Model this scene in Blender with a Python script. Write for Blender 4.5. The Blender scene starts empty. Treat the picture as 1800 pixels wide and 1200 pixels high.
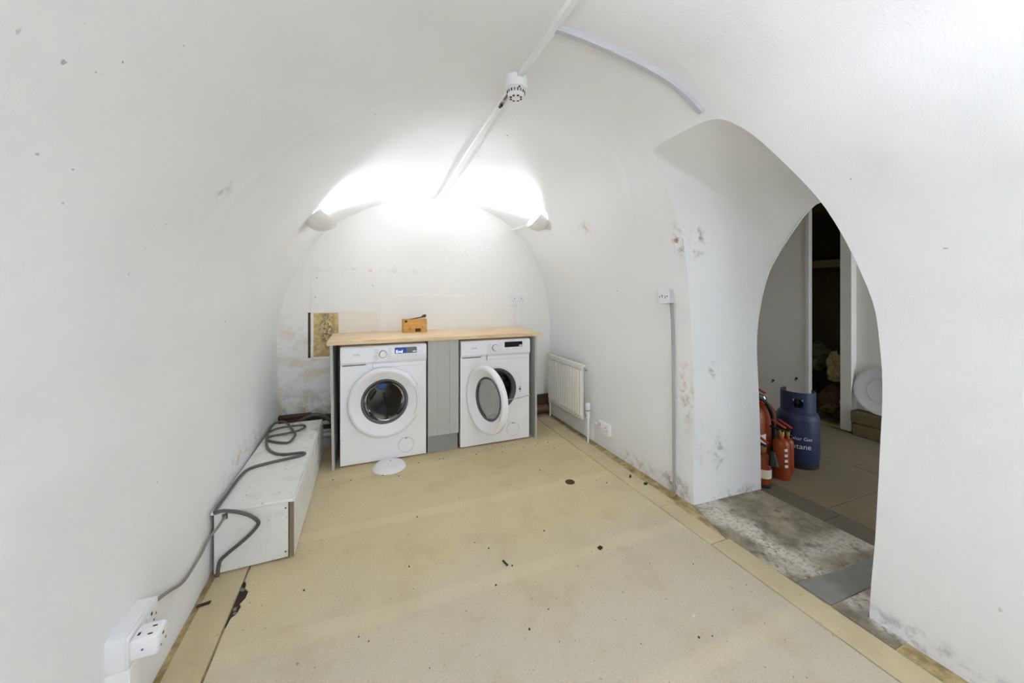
import bpy, bmesh, math, random
from mathutils import Vector, Matrix, noise
from mathutils.geometry import delaunay_2d_cdt

C = bpy.context.scene.collection
PI = math.pi
random.seed(7)

# ------------------------------------------------------------------ camera, world, exposure
YAW = math.atan(260 / 650.0)
cam_data = bpy.data.cameras.new('camera')
cam_data.sensor_fit = 'HORIZONTAL'
cam_data.sensor_width = 36.0
cam_data.lens = 13.0
cam_data.shift_y = -85 / 1800.0
cam_data.clip_start = 0.02
cam = bpy.data.objects.new('camera', cam_data)
C.objects.link(cam)
cam.location = (0, 0, 1.234)
cam.rotation_euler = (PI / 2, 0, -YAW)
bpy.context.scene.camera = cam

world = bpy.data.worlds.new('world')
bpy.context.scene.world = world
world.use_nodes = True
world.node_tree.nodes['Background'].inputs[0].default_value = (0.80, 0.88, 1.0, 1)
world.node_tree.nodes['Background'].inputs[1].default_value = 3.0

vs = bpy.context.scene.view_settings
vs.view_transform = 'Standard'
vs.look = 'None'
vs.gamma = 1.0
vs.use_curve_mapping = False
vs.exposure = 0.90
SCONCE_W = 12.5        # the two uplighters at the far end
ADDED_FILL_W = 46.0    # added fill pair, unseen behind the camera
LAMP_COL = (0.955, 0.985, 1.12)

cy = bpy.context.scene.cycles
cy.max_bounces = 16
cy.diffuse_bounces = 12
cy.use_denoising = True


# ------------------------------------------------------------------ materials
def lin(r, g, b):
    f = lambda c: (c / 255 / 12.92) if c / 255 <= 0.04045 else ((c / 255 + 0.055) / 1.055) ** 2.4
    return (f(r), f(g), f(b), 1)


class NT:
    def __init__(s, name, rough=0.6, metallic=0.0, spec=0.5):
        s.m = bpy.data.materials.new(name)
        s.m.use_nodes = True
        s.t = s.m.node_tree
        s.b = s.t.nodes['Principled BSDF']
        s.b.inputs['Roughness'].default_value = rough
        s.b.inputs['Metallic'].default_value = metallic
        s.b.inputs['Specular IOR Level'].default_value = spec
        s.tc = s.t.nodes.new('ShaderNodeTexCoord')

    def link(s, a, b):
        s.t.links.new(a, b)

    def noise(s, scale, detail=4, rough=0.55, stretch=None, dist=0.0, off=(0, 0, 0), geo=False):
        if geo:
            src = s.t.nodes.new('ShaderNodeNewGeometry').outputs['Position']
        else:
            src = s.tc.outputs['Object']
        mp = s.t.nodes.new('ShaderNodeMapping')
        mp.inputs['Location'].default_value = off
        if stretch:
            mp.inputs['Scale'].default_value = stretch
        s.link(src, mp.inputs['Vector'])
        n = s.t.nodes.new('ShaderNodeTexNoise')
        n.inputs['Scale'].default_value = scale
        n.inputs['Detail'].default_value = detail
        n.inputs['Roughness'].default_value = rough
        n.inputs['Distortion'].default_value = dist
        s.link(mp.outputs[0], n.inputs['Vector'])
        return n.outputs['Fac']

    def ramp(s, fac, a, b, lo=0.0, hi=1.0):
        r = s.t.nodes.new('ShaderNodeMapRange')
        r.inputs[1].default_value = a
        r.inputs[2].default_value = b
        r.inputs[3].default_value = lo
        r.inputs[4].default_value = hi
        r.interpolation_type = 'SMOOTHSTEP'
        s.link(fac, r.inputs[0])
        return r.outputs[0]

    def math(s, op, a, b):
        n = s.t.nodes.new('ShaderNodeMath')
        n.operation = op
        for i, v in enumerate((a, b)):
            if isinstance(v, (int, float)):
                n.inputs[i].default_value = v
            else:
                s.link(v, n.inputs[i])
        return n.outputs[0]

    def axis(s, i):
        sep = s.t.nodes.new('ShaderNodeSeparateXYZ')
        s.link(s.tc.outputs['Object'], sep.inputs[0])
        return sep.outputs[i]

    def ball(s, c, r0, r1, scale=(1, 1, 1)):
        """1 inside r0 about point c, 0 outside r1"""
        mp = s.t.nodes.new('ShaderNodeMapping')
        mp.inputs['Location'].default_value = [-c[i] * scale[i] for i in range(3)]
        mp.inputs['Scale'].default_value = scale
        s.link(s.tc.outputs['Object'], mp.inputs['Vector'])
        d = s.t.nodes.new('ShaderNodeVectorMath')
        d.operation = 'LENGTH'
        s.link(mp.outputs[0], d.inputs[0])
        return s.ramp(d.outputs['Value'], r0, r1, 1, 0)

    def mix(s, fac, a, b):
        n = s.t.nodes.new('ShaderNodeMix')
        n.data_type = 'RGBA'
        if isinstance(fac, (int, float)):
            n.inputs[0].default_value = fac
        else:
            s.link(fac, n.inputs[0])
        for sock, v in ((n.inputs[6], a), (n.inputs[7], b)):
            if isinstance(v, tuple):
                sock.default_value = v
            else:
                s.link(v, sock)
        return n.outputs[2]

    def color(s, c):
        if isinstance(c, tuple):
            s.b.inputs['Base Color'].default_value = c
        else:
            s.link(c, s.b.inputs['Base Color'])

    def bump(s, h, strength=0.3, dist=0.01, prev=None):
        n = s.t.nodes.new('ShaderNodeBump')
        n.inputs['Strength'].default_value = strength
        n.inputs['Distance'].default_value = dist
        s.link(h, n.inputs['Height'])
        if prev is not None:
            s.link(prev, n.inputs['Normal'])
        s.link(n.outputs[0], s.b.inputs['Normal'])
        return n.outputs[0]


def plain(name, col, rough=0.5, metallic=0.0, var=0.06, scale=9, spec=0.5, bump=0.0, bscale=80):
    m = NT(name, rough, metallic, spec)
    dark = tuple(c * (1 - var) for c in col[:3]) + (1,)
    m.color(m.mix(m.noise(scale), dark, col))
    if bump:
        m.bump(m.noise(bscale, 3), bump, 0.002)
    return m.m


def plaster(name, base, stains=(), flecks=True, brush=(1, 1, 1)):
    m = NT(name, 0.75, 0, 0.25)
    big = m.noise(1.3, 3)
    col = m.mix(m.ramp(big, 0.35, 0.7), tuple(c * 0.972 for c in base[:3]) + (1,), base)
    if flecks:
        n1 = m.noise(38, 2, 0.5)
        n2 = m.noise(2.3, 2, 0.5, off=(3, 1, 7))
        f = m.math('MULTIPLY', m.ramp(n1, 0.735, 0.76), m.ramp(n2, 0.55, 0.66))
        col = m.mix(m.math('MULTIPLY', f, 0.7), col, lin(120, 116, 108))
    for (c, r, strength, sc, stc) in stains:
        b = m.ball(c, r * 0.2, r, sc)
        n = m.ramp(m.noise(22, 5, 0.65, off=c), 0.45, 0.66)
        col = m.mix(m.math('MULTIPLY', m.math('MULTIPLY', b, n), strength), col, stc)
    m.color(col)
    b1 = m.bump(m.noise(7, 4, 0.6), 0.16, 0.012)
    b2 = m.bump(m.noise(26, 5, 0.65, stretch=brush), 0.28, 0.004, b1)
    m.bump(m.noise(150, 3, 0.6), 0.4, 0.0025, b2)
    return m.m


BROWN = lin(120, 92, 58)
GREY = lin(112, 112, 112)
MUSTARD = lin(176, 150, 96)
M = {}
WALL = lin(235, 236, 236)
M['plaster'] = plaster('white painted plaster', WALL, (
    ((1.78, 1.66, 0.62), 0.10, 0.55, (1, 1, 0.30), MUSTARD),
    ((1.70, 1.63, 1.55), 0.07, 0.9, (1, 1, 0.5), BROWN),
    ((1.55, 2.45, 1.72), 0.10, 0.5, (1, 1, 1), MUSTARD),
    ((1.79, 1.75, 0.05), 0.10, 0.7, (1, 0.6, 1), BROWN),
    ((1.79, 2.1, 0.03), 0.09, 0.5, (1, 0.3, 1), MUSTARD),
    ((1.79, 0.6, 0.02), 0.07, 0.45, (1, 0.1, 1), GREY),
    ((-0.62, 2.6, 0.33), 0.10, 0.45, (1, 0.15, 1), MUSTARD),
    ((-0.50, 1.65, 1.62), 0.07, 0.5, (1, 1, 1), GREY),
    ((-0.47, 1.32, 1.75), 0.06, 0.5, (1, 1, 1), GREY),
    ((-0.25, 1.45, 1.93), 0.05, 0.5, (1, 1, 1), GREY),
    ((0.65, 1.86, 2.19), 0.03, 0.9, (1, 1, 1), BROWN)), brush=(1, 3.5, 1))
M['reveal_plaster'] = plaster('white painted archway plaster', lin(228, 228, 226), (
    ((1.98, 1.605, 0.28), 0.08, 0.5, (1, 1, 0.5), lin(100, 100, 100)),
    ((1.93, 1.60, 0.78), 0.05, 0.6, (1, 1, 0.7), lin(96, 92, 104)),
    ((1.80, 1.61, 1.53), 0.08, 0.8, (1, 1, 0.6), BROWN),
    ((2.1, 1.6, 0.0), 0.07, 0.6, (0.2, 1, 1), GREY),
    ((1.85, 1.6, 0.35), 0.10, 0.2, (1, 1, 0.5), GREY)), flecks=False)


def back_wall_mat():
    m = NT('damp stained white paint', 0.75, 0, 0.25)
    x, z = m.axis(0), m.axis(2)
    base = lin(234, 234, 231)
    # damp region: left third of the wall below 1.2 m, growing towards the floor
    reg = m.math('MULTIPLY', m.ramp(x, -0.32, 0.02, 1, 0), m.ramp(z, 0.75, 1.25, 1, 0))
    low = m.math('MULTIPLY', m.ramp(x, -0.28, -0.1, 1, 0), m.ramp(z, 0.24, 0.52, 1, 0))
    n = m.noise(5.5, 6, 0.65, stretch=(1, 1, 1.7), off=(4, 0, 2))
    col = m.mix(m.math('MULTIPLY', m.math('MULTIPLY', reg, m.ramp(n, 0.46, 0.64)), 0.5), base, lin(206, 190, 152))
    n2 = m.noise(11, 6, 0.7, off=(1, 3, 9))
    col = m.mix(m.math('MULTIPLY', m.math('MULTIPLY', low, m.ramp(n2, 0.40, 0.64)), 0.75), col, lin(140, 126, 104))
    n3 = m.noise(60, 3, 0.6, off=(9, 1, 2))
    col = m.mix(m.math('MULTIPLY', m.math('MULTIPLY', reg, m.ramp(n3, 0.66, 0.72)), 0.7), col, lin(96, 80, 62))
    line = m.math('MULTIPLY', m.ball((0.06, 3.42, 1.43), 0.0, 0.09, (0.12, 0.4, 2.5)), m.ramp(m.noise(20, 3), 0.5, 0.62))
    col = m.mix(m.math('MULTIPLY', line, 0.35), col, lin(196, 180, 140))
    m.color(col)
    b1 = m.bump(m.noise(9, 4, 0.6), 0.2, 0.01)
    m.bump(m.noise(70, 4, 0.6), 0.3, 0.004, b1)
    return m.m


M['back_wall'] = back_wall_mat()


def floor_mat():
    m = NT('beige cement screed', 0.8, 0, 0.25)
    y, x = m.axis(1), m.axis(0)
    n1 = m.noise(1.6, 5, 0.6)
    yy = m.math('ADD', y, m.math('MULTIPLY', m.math('SUBTRACT', n1, 0.5), 1.6))
    far = m.ramp(yy, 1.05, 2.1)
    col = m.mix(far, lin(200, 191, 170), lin(207, 192, 153))
    n2 = m.noise(4.5, 5, 0.6, off=(5, 5, 0))
    col = m.mix(m.math('MULTIPLY', m.ramp(n2, 0.46, 0.72), 0.28), col, lin(170, 150, 112))
    pale = m.math('MULTIPLY', m.ramp(x, -0.1, -0.4), m.ramp(m.noise(6, 5, 0.6, off=(2, 7, 1)), 0.4, 0.6))
    col = m.mix(m.math('MULTIPLY', m.math('MULTIPLY', pale, m.ramp(y, 2.0, 2.6)), 0.7), col, lin(196, 188, 176))
    n4 = m.noise(130, 3, 0.7)
    col = m.mix(m.math('MULTIPLY', m.ramp(n4, 0.5, 0.72), 0.32), col, lin(140, 126, 98))
    n5 = m.noise(55, 2, 0.5, off=(8, 3, 3))
    col = m.mix(m.math('MULTIPLY', m.ramp(n5, 0.715, 0.735), 0.55), col, lin(92, 78, 58))
    # trowel laps: pale bands straight across the room
    w = m.t.nodes.new('ShaderNodeTexWave')
    w.wave_type = 'BANDS'
    w.bands_direction = 'Y'
    w.inputs['Scale'].default_value = 0.52
    w.inputs['Distortion'].default_value = 0.6
    w.inputs['Detail'].default_value = 2
    m.link(m.tc.outputs['Object'], w.inputs['Vector'])
    col = m.mix(m.math('MULTIPLY', m.ramp(w.outputs['Fac'], 0.93, 1.0), 0.22), col, lin(226, 214, 178))
    m.color(col)
    b = m.bump(m.noise(14, 4), 0.2, 0.01)
    m.bump(n4, 0.55, 0.005, b)
    return m.m


M['floor'] = floor_mat()


def strip_mat():
    m = NT('smooth buff mortar', 0.75, 0, 0.25)
    col = m.mix(m.ramp(m.noise(3, 4), 0.35, 0.7), lin(190, 176, 142), lin(206, 192, 158))
    col = m.mix(m.math('MULTIPLY', m.ramp(m.noise(40, 3), 0.6, 0.75), 0.4), col, lin(150, 132, 98))
    m.color(col)
    m.bump(m.noise(90, 3), 0.3, 0.003)
    return m.m


M['strip'] = strip_mat()


def dirt_mat():
    m = NT('loose yellow brown dirt', 0.9, 0, 0.1)
    col = m.mix(m.ramp(m.noise(16, 6, 0.7), 0.35, 0.65), lin(150, 130, 90), lin(196, 178, 134))
    m.color(col)
    m.bump(m.noise(60, 5, 0.7), 0.8, 0.012)
    return m.m


M['dirt'] = dirt_mat()


def threshold_mat():
    m = NT('rough concrete with white bloom', 0.85, 0, 0.2)
    n = m.noise(7, 6, 0.7)
    col = m.mix(m.ramp(n, 0.35, 0.68), lin(124, 116, 100), lin(172, 162, 142))
    wob = m.noise(5, 3, 0.6, off=(1, 1, 1))
    # salt bloom: a wavering band along the front edge and another across
    x, y = m.axis(0), m.axis(1)
    xx = m.math('ADD', x, m.math('MULTIPLY', m.math('SUBTRACT', wob, 0.5), 0.28))
    band = m.math('MULTIPLY', m.ramp(xx, 1.73, 1.84), m.ramp(xx, 1.86, 1.98, 1, 0))
    yy = m.math('ADD', y, m.math('MULTIPLY', m.math('SUBTRACT', wob, 0.5), 0.25))
    b2 = m.math('MULTIPLY', m.ramp(yy, 1.02, 1.07), m.ramp(yy, 1.09, 1.20, 1, 0))
    both = m.math('MAXIMUM', band, m.math('MULTIPLY', b2, 0.75))
    fine = m.ramp(m.noise(60, 5, 0.7), 0.32, 0.56)
    col = m.mix(m.math('MULTIPLY', both, fine), col, lin(214, 208, 196))
    n3 = m.noise(9, 3, 0.5, off=(5, 2, 2))
    col = m.mix(m.math('MULTIPLY', m.ramp(n3, 0.60, 0.70), 0.6), col, lin(84, 78, 68))
    m.color(col)
    m.bump(m.noise(80, 5, 0.7), 0.7, 0.006)
    return m.m


M['threshold'] = threshold_mat()
M['slate'] = plain('worn grey slate', lin(150, 148, 142), 0.7, var=0.4, scale=14, bump=0.3, bscale=50)
M['stone'] = plain('dusty grey stone floor', lin(134, 121, 96), 0.8, var=0.32, scale=5, bump=0.4, bscale=60)
M['stone_dark'] = plain('dark grey stone floor', lin(112, 102, 84), 0.8, var=0.3, scale=9, bump=0.4, bscale=60)
M['trunk'] = plain('white plastic trunking', lin(236, 236, 236), 0.4, var=0.02)
M['plastic'] = plain('white moulded plastic', lin(232, 232, 234), 0.35, var=0.02)
M['grey_plastic'] = plain('light grey plastic', lin(196, 196, 202), 0.4, var=0.03)
M['enamel'] = plain('white appliance enamel', lin(241, 242, 245), 0.28, var=0.01)
M['door_white'] = plain('white gloss door plastic', lin(238, 238, 240), 0.22, var=0.01)
M['grey_mark'] = plain('grey printed marks', lin(120, 120, 124), 0.5)
M['recess'] = plain('grey shadow gap plastic', lin(168, 168, 172), 0.5)
M['rubber'] = plain('grey rubber gasket', lin(92, 92, 96), 0.55, var=0.15)
M['black'] = plain('black rubber', lin(22, 22, 22), 0.5)
M['screen'] = plain('black display glass', lin(14, 15, 18), 0.12)
M['drum'] = plain('perforated steel drum', lin(104, 101, 94), 0.35, 0.9, var=0.4, scale=40)
M['chrome'] = plain('polished steel', lin(200, 200, 200), 0.2, 1.0, var=0.05)
M['sage'] = plain('grey green painted board', lin(184, 187, 182), 0.45, var=0.03)
M['sage_dark'] = plain('grey painted plinth', lin(150, 152, 150), 0.5, var=0.04)
M['card_dark'] = plain('dark brown cardboard', lin(84, 58, 36), 0.85, var=0.2)
M['boxing'] = None
M['raw_ply'] = plain('raw plywood edge', lin(188, 168, 130), 0.8, var=0.25, scale=30)
M['edge_brown'] = plain('dirty brown board edge', lin(140, 122, 100), 0.85, var=0.4, scale=25)
M['cable'] = plain('dark grey cable sheath', lin(94, 88, 84), 0.5, var=0.12)
M['cable_light'] = plain('grey cable sheath', lin(140, 135, 128), 0.5, var=0.1)
M['hose'] = plain('dark grey hose', lin(82, 84, 84), 0.5)
M['rad'] = plain('cream white radiator enamel', lin(234, 232, 224), 0.4, var=0.03)
M['copper'] = plain('dull copper pipe', lin(128, 98, 72), 0.5, 0.4, var=0.3)
M['timber_dark'] = plain('rotten dark timber', lin(88, 68, 46), 0.9, var=0.6, scale=18, bump=0.6, bscale=40)
M['shade'] = plain('white plaster uplighter', lin(226, 224, 218), 0.6, var=0.01)
M['red'] = plain('red extinguisher paint', lin(146, 60, 14), 0.38, var=0.25)
M['red_handle'] = plain('red plastic handle', lin(168, 50, 26), 0.4)
M['label_cream'] = plain('cream paper label', lin(228, 216, 190), 0.7, var=0.06)
M['label_white'] = plain('white paper label', lin(218, 214, 216), 0.7, var=0.08, scale=40)
M['white_ink'] = plain('white ink', lin(220, 220, 220), 0.6)
M['blue'] = plain('scuffed blue cylinder paint', lin(36, 48, 86), 0.5, var=0.4, scale=14)
M['brass'] = plain('dull brass', lin(150, 122, 66), 0.4, 0.8, var=0.2)
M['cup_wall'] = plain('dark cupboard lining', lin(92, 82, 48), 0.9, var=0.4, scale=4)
M['olive'] = plain('olive timber', lin(146, 136, 84), 0.8, var=0.3, scale=12)
M['bag_green'] = plain('crumpled olive plastic', lin(112, 112, 66), 0.35, var=0.4, scale=12)
M['bag_pale'] = plain('pale crumpled paper', lin(186, 172, 118), 0.7, var=0.2)
M['bag_brown'] = plain('brown crumpled sack', lin(104, 80, 50), 0.7, var=0.4, scale=12)
M['bag_black'] = plain('black crumpled plastic', lin(44, 42, 34), 0.3, var=0.4, scale=12)
M['room_white'] = plain('dusty white paint', lin(228, 224, 216), 0.8, var=0.06, scale=3)
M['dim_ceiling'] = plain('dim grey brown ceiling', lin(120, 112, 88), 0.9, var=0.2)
M['block'] = plain('dusty brown block', lin(122, 108, 78), 0.95, var=0.4, scale=20, bump=0.7, bscale=50)
M['lid'] = plain('dusty white lid', lin(212, 210, 208), 0.6, var=0.1)
M['crumb_dark'] = plain('dark crumb', lin(60, 46, 32), 0.8, var=0.3)
M['crumb_pale'] = plain('pale plaster crumb', lin(220, 216, 206), 0.8, var=0.1)
M['rubble'] = plain('grey rubble', lin(140, 130, 116), .9, var=.3)
M['rust'] = plain('rusty iron', lin(96, 74, 46), 0.8, 0.3, var=0.4, scale=60)
M['hub_blue'] = plain('blue plastic', lin(90, 140, 235), .4)
M['conduit'] = plain('grey conduit plastic', lin(168, 168, 166), .5)
M['recess_shade'] = plain('grey recess shade', lin(132, 132, 137), .5)
M['cord'] = plain('pale grey cord', lin(176, 176, 178), 0.6)


def boxing_mat():
    m = NT('scuffed white painted board', 0.55, 0, 0.35)
    col = lin(226, 225, 222)
    n = m.noise(12, 5, 0.65)
    y = m.axis(1)
    f = m.math('MULTIPLY', m.ramp(n, 0.52, 0.66), m.ramp(y, 0.45, 1.05, 0.12, 0.9))
    c = m.mix(f, col, lin(140, 126, 104))
    n2 = m.noise(45, 2, 0.5)
    c = m.mix(m.math('MULTIPLY', m.ramp(n2, 0.70, 0.73), 0.6), c, lin(108, 96, 80))
    m.color(c)
    m.bump(m.noise(60, 3), 0.1, 0.002)
    return m.m


M['boxing'] = boxing_mat()


def oak_mat():
    m = NT('pale oak block worktop', 0.45, 0, 0.4)
    mp = m.t.nodes.new('ShaderNodeMapping')
    m.link(m.tc.outputs['Object'], mp.inputs['Vector'])
    br = m.t.nodes.new('ShaderNodeTexBrick')
    br.inputs['Scale'].default_value = 1.0
    br.inputs['Brick Width'].default_value = 0.42
    br.inputs['Row Height'].default_value = 0.045
    br.inputs['Mortar Size'].default_value = 0.0
    br.inputs['Color1'].default_value = lin(222, 196, 156)
    br.inputs['Color2'].default_value = lin(232, 211, 174)
    br.inputs['Mortar'].default_value = lin(200, 168, 128)
    br.offset = 0.37
    m.link(mp.outputs[0], br.inputs['Vector'])
    g = m.noise(9, 4, 0.6, stretch=(1.2, 16, 16))
    m.color(m.mix(m.math('MULTIPLY', m.ramp(g, 0.45, 0.7), 0.45), br.outputs['Color'], lin(190, 154, 106)))
    return m.m


M['oak'] = oak_mat()


def card_mat():
    m = NT('brown cardboard', 0.85, 0, 0.2)
    g = m.noise(5, 4, 0.6, stretch=(1, 1, 9))
    c = m.mix(m.ramp(g, 0.35, 0.7), lin(196, 150, 84), lin(214, 170, 104))
    b = m.ramp(m.noise(30, 4, 0.6), 0.58, 0.66)
    m.color(m.mix(m.math('MULTIPLY', b, 0.5), c, lin(128, 88, 44)))
    return m.m


M['card'] = card_mat()


def bare_mat():
    m = NT('bare board with peeling paint', 0.9, 0, 0.1)
    c = m.mix(m.ramp(m.noise(28, 5, 0.7), 0.38, 0.66), lin(190, 164, 114), lin(218, 198, 152))
    p = m.math('MULTIPLY', m.ball((-0.285, 3.41, 0.93), 0.05, 0.22, (2.6, 1, 1)), m.ramp(m.noise(34, 6, 0.75, dist=1.0), 0.46, 0.54))
    c = m.mix(p, c, lin(108, 94, 80))
    p2 = m.math('MULTIPLY', m.ball((-0.28, 3.41, 0.92), 0.05, 0.22, (2.6, 1, 1)), m.ramp(m.noise(26, 6, 0.75, dist=1.4, off=(3, 3, 3)), 0.55, 0.58))
    c = m.mix(p2, c, lin(224, 218, 206))
    m.color(c)
    m.bump(m.noise(34, 6, 0.75, dist=1.0), 0.7, 0.008)
    return m.m


M['bare'] = bare_mat()
M['cream_board'] = plain('cream stained board', lin(233, 229, 220), 0.8, var=0.04, scale=6)


def glass_mat(name, tint, rough=0.03, ior=1.12):
    m = NT(name, rough, 0, 0.5)
    m.color(tint)
    m.b.inputs['Transmission Weight'].default_value = 1.0
    m.b.inputs['IOR'].default_value = ior
    return m.m


M['glass'] = glass_mat('smoked door glass', (0.90, 0.90, 0.88, 1))
M['glass_clear'] = glass_mat('clear door glass', (0.64, 0.65, 0.64, 1))


def emit(name, col, strength):
    m = NT(name, 0.4)
    m.color(col)
    m.b.inputs['Emission Color'].default_value = col
    m.b.inputs['Emission Strength'].default_value = strength
    return m.m


M['lcd_blue'] = emit('blue backlit display', lin(16, 44, 120), 0.5)
M['lcd_text'] = emit('lit display digits', lin(220, 235, 255), 1.2)
M['bulb'] = emit('lit bulb', (1.0, 0.95, 0.88, 1), 3.0)


# ------------------------------------------------------------------ mesh helpers
class MB:
    def __init__(s):
        s.bm = bmesh.new()

    def box(s, lo, hi, bevel=0.0, seg=2, rot=None, piv=None):
        b = bmesh.new()
        bmesh.ops.create_cube(b, size=1)
        c = [(lo[i] + hi[i]) / 2 for i in range(3)]
        d = [hi[i] - lo[i] for i in range(3)]
        for v in b.verts:
            v.co = Vector([c[i] + v.co[i] * d[i] for i in range(3)])
        if bevel:
            bmesh.ops.bevel(b, geom=b.edges[:], offset=bevel, segments=seg, affect='EDGES', profile=0.5)
        if rot is not None:
            bmesh.ops.rotate(b, verts=b.verts, cent=piv or c, matrix=rot)
        s._add(b)
        return s

    def _add(s, b):
        me = bpy.data.meshes.new('tmp')
        b.to_mesh(me)
        b.free()
        s.bm.from_mesh(me)
        bpy.data.meshes.remove(me)

    def lathe(s, prof, seg=32, mat=None, closed=False, arc=None):
        """prof [(r,z)], spun about z; mat places it"""
        b = bmesh.new()
        a0, a1 = arc or (0, 2 * PI)
        n = seg if arc is None else seg + 1
        rings = []
        for (r, z) in prof:
            if r < 1e-6:
                rings.append([b.verts.new((0, 0, z))])
            else:
                rings.append([b.verts.new((r * math.cos(a0 + (a1 - a0) * k / seg), r * math.sin(a0 + (a1 - a0) * k / seg), z)) for k in range(n)])
        prs = list(zip(rings, rings[1:]))
        if closed:
            prs.append((rings[-1], rings[0]))
        for A, B in prs:
            for k in range(seg):
                k2 = (k + 1) % n
                q = [A[k % len(A)], A[k2 % len(A)], B[k2 % len(B)], B[k % len(B)]]
                u = []
                for v in q:
                    if v not in u:
                        u.append(v)
                if len(u) > 2:
                    try:
                        b.faces.new(u)
                    except ValueError:
                        pass
        if mat is not None:
            b.transform(mat)
        bmesh.ops.recalc_face_normals(b, faces=b.faces)
        s._add(b)
        return s

    def cyl(s, p0, p1, r, seg=16, r1=None, bevel=0.0):
        p0, p1 = Vector(p0), Vector(p1)
        d = p1 - p0
        h = d.length
        r1 = r if r1 is None else r1
        q = d.to_track_quat('Z', 'Y').to_matrix().to_4x4()
        m = Matrix.Translation(p0) @ q
        bv = min(bevel, h / 3)
        if bv:
            prof = [(0, 0), (r - bv, 0), (r, bv), (r1, h - bv), (r1 - bv, h), (0, h)]
        else:
            prof = [(0, 0), (r, 0), (r1, h), (0, h)]
        return s.lathe(prof, seg, m)

    def tube(s, pts, r, seg=8, smooth=4):
        P = catmull(pts, smooth) if smooth > 1 else [Vector(p) for p in pts]
        b = bmesh.new()
        rings = []
        nrm = None
        for i, p in enumerate(P):
            t = (P[min(i + 1, len(P) - 1)] - P[max(i - 1, 0)]).normalized()
            if nrm is None:
                nrm = t.orthogonal().normalized()
            nrm = (nrm - t * nrm.dot(t)).normalized()
            bn = t.cross(nrm)
            rings.append([b.verts.new(p + (nrm * math.cos(2 * PI * k / seg) + bn * math.sin(2 * PI * k / seg)) * r) for k in range(seg)])
        for A, B in zip(rings, rings[1:]):
            for k in range(seg):
                b.faces.new((A[k], A[(k + 1) % seg], B[(k + 1) % seg], B[k]))
        b.faces.new(rings[0][::-1])
        b.faces.new(rings[-1])
        s._add(b)
        return s

    def strip(s, pts, normals, sides, w, h, sink=0.004):
        """rectangular trunking: pts on a surface, normals into the room, sides across"""
        b = bmesh.new()
        rings = []
        for p, n, sd in zip(pts, normals, sides):
            p, n, sd = Vector(p), Vector(n), Vector(sd)
            c = 0.12 * min(w, h)
            prof = [(-w / 2, -sink), (-w / 2, h - c), (-w / 2 + c, h), (w / 2 - c, h), (w / 2, h - c), (w / 2, -sink)]
            rings.append([b.verts.new(p + sd * a + n * q) for a, q in prof])
        for A, B in zip(rings, rings[1:]):
            for k in range(6):
                b.faces.new((A[k], A[(k + 1) % 6], B[(k + 1) % 6], B[k]))
        b.faces.new(rings[0])
        b.faces.new(rings[-1][::-1])
        bmesh.ops.recalc_face_normals(b, faces=b.faces)
        s._add(b)
        return s

    def prism(s, poly, axis, a, bb, bevel=0.0):
        """extrude a 2D polygon along axis from a to bb"""
        def v3(p, t):
            q = list(p)
            q.insert(axis, t)
            return q
        b = bmesh.new()
        A = [b.verts.new(v3(p, a)) for p in poly]
        B = [b.verts.new(v3(p, bb)) for p in poly]
        b.faces.new(A)
        b.faces.new(B[::-1])
        n = len(poly)
        for k in range(n):
            b.faces.new((A[k], B[k], B[(k + 1) % n], A[(k + 1) % n]))
        bmesh.ops.recalc_face_normals(b, faces=b.faces)
        if bevel:
            bmesh.ops.bevel(b, geom=b.edges[:], offset=bevel, segments=2, affect='EDGES')
        s._add(b)
        return s

    def build(s, name, mat, parent=None, smooth=40, label=None):
        me = bpy.data.meshes.new(name)
        bmesh.ops.recalc_face_normals(s.bm, faces=s.bm.faces)
        s.bm.to_mesh(me)
        s.bm.free()
        return finish(name, me, mat, parent, smooth, label)


def finish(name, me, mat, parent=None, smooth=40, label=None):
    me.materials.append(mat)
    if smooth:
        me.shade_smooth()
        try:
            me.set_sharp_from_angle(angle=math.radians(smooth))
        except Exception:
            pass
    o = bpy.data.objects.new(name, me)
    C.objects.link(o)
    if name in ('pin_holes', 'programme_marks', 'button_marks', 'grille_slots', 'lettering'):
        o['kind'] = 'stuff'
    if parent is not None:
        o.parent = parent
    if label:
        o['label'] = label
    return o


def catmull(pts, n):
    P = [Vector(p) for p in pts]
    out = []
    for i in range(len(P) - 1):
        p0, p1, p2, p3 = P[max(i - 1, 0)], P[i], P[i + 1], P[min(i + 2, len(P) - 1)]
        for k in range(n):
            t = k / n
            out.append(0.5 * ((2 * p1) + (p2 - p0) * t + (2 * p0 - 5 * p1 + 4 * p2 - p3) * t * t + (3 * p1 - p0 - 3 * p2 + p3) * t ** 3))
    out.append(P[-1])
    return out


def tag(o, label, cat, group=None):
    o['label'] = label
    o['category'] = cat
    if group:
        o['group'] = group
    return o


def thing(name, label, cat, loc=(0, 0, 0), rot=(0, 0, 0), group=None):
    o = bpy.data.objects.new(name, None)
    o.empty_display_size = 0.05
    C.objects.link(o)
    o.location = loc
    o.rotation_euler = rot
    return tag(o, label, cat, group)


def struct(o):
    o['kind'] = 'structure'
    return o


def copy_thing(root, loc, label, rotz=None):
    r = root.copy()
    C.objects.link(r)
    r.location = loc
    if rotz is not None:
        r.rotation_euler = (0, 0, rotz)
    r['label'] = label

    def rec(src, dst):
        for ch in list(src.children):
            c = ch.copy()
            C.objects.link(c)
            c.parent = dst
            rec(ch, c)
    rec(root, r)
    return r


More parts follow.
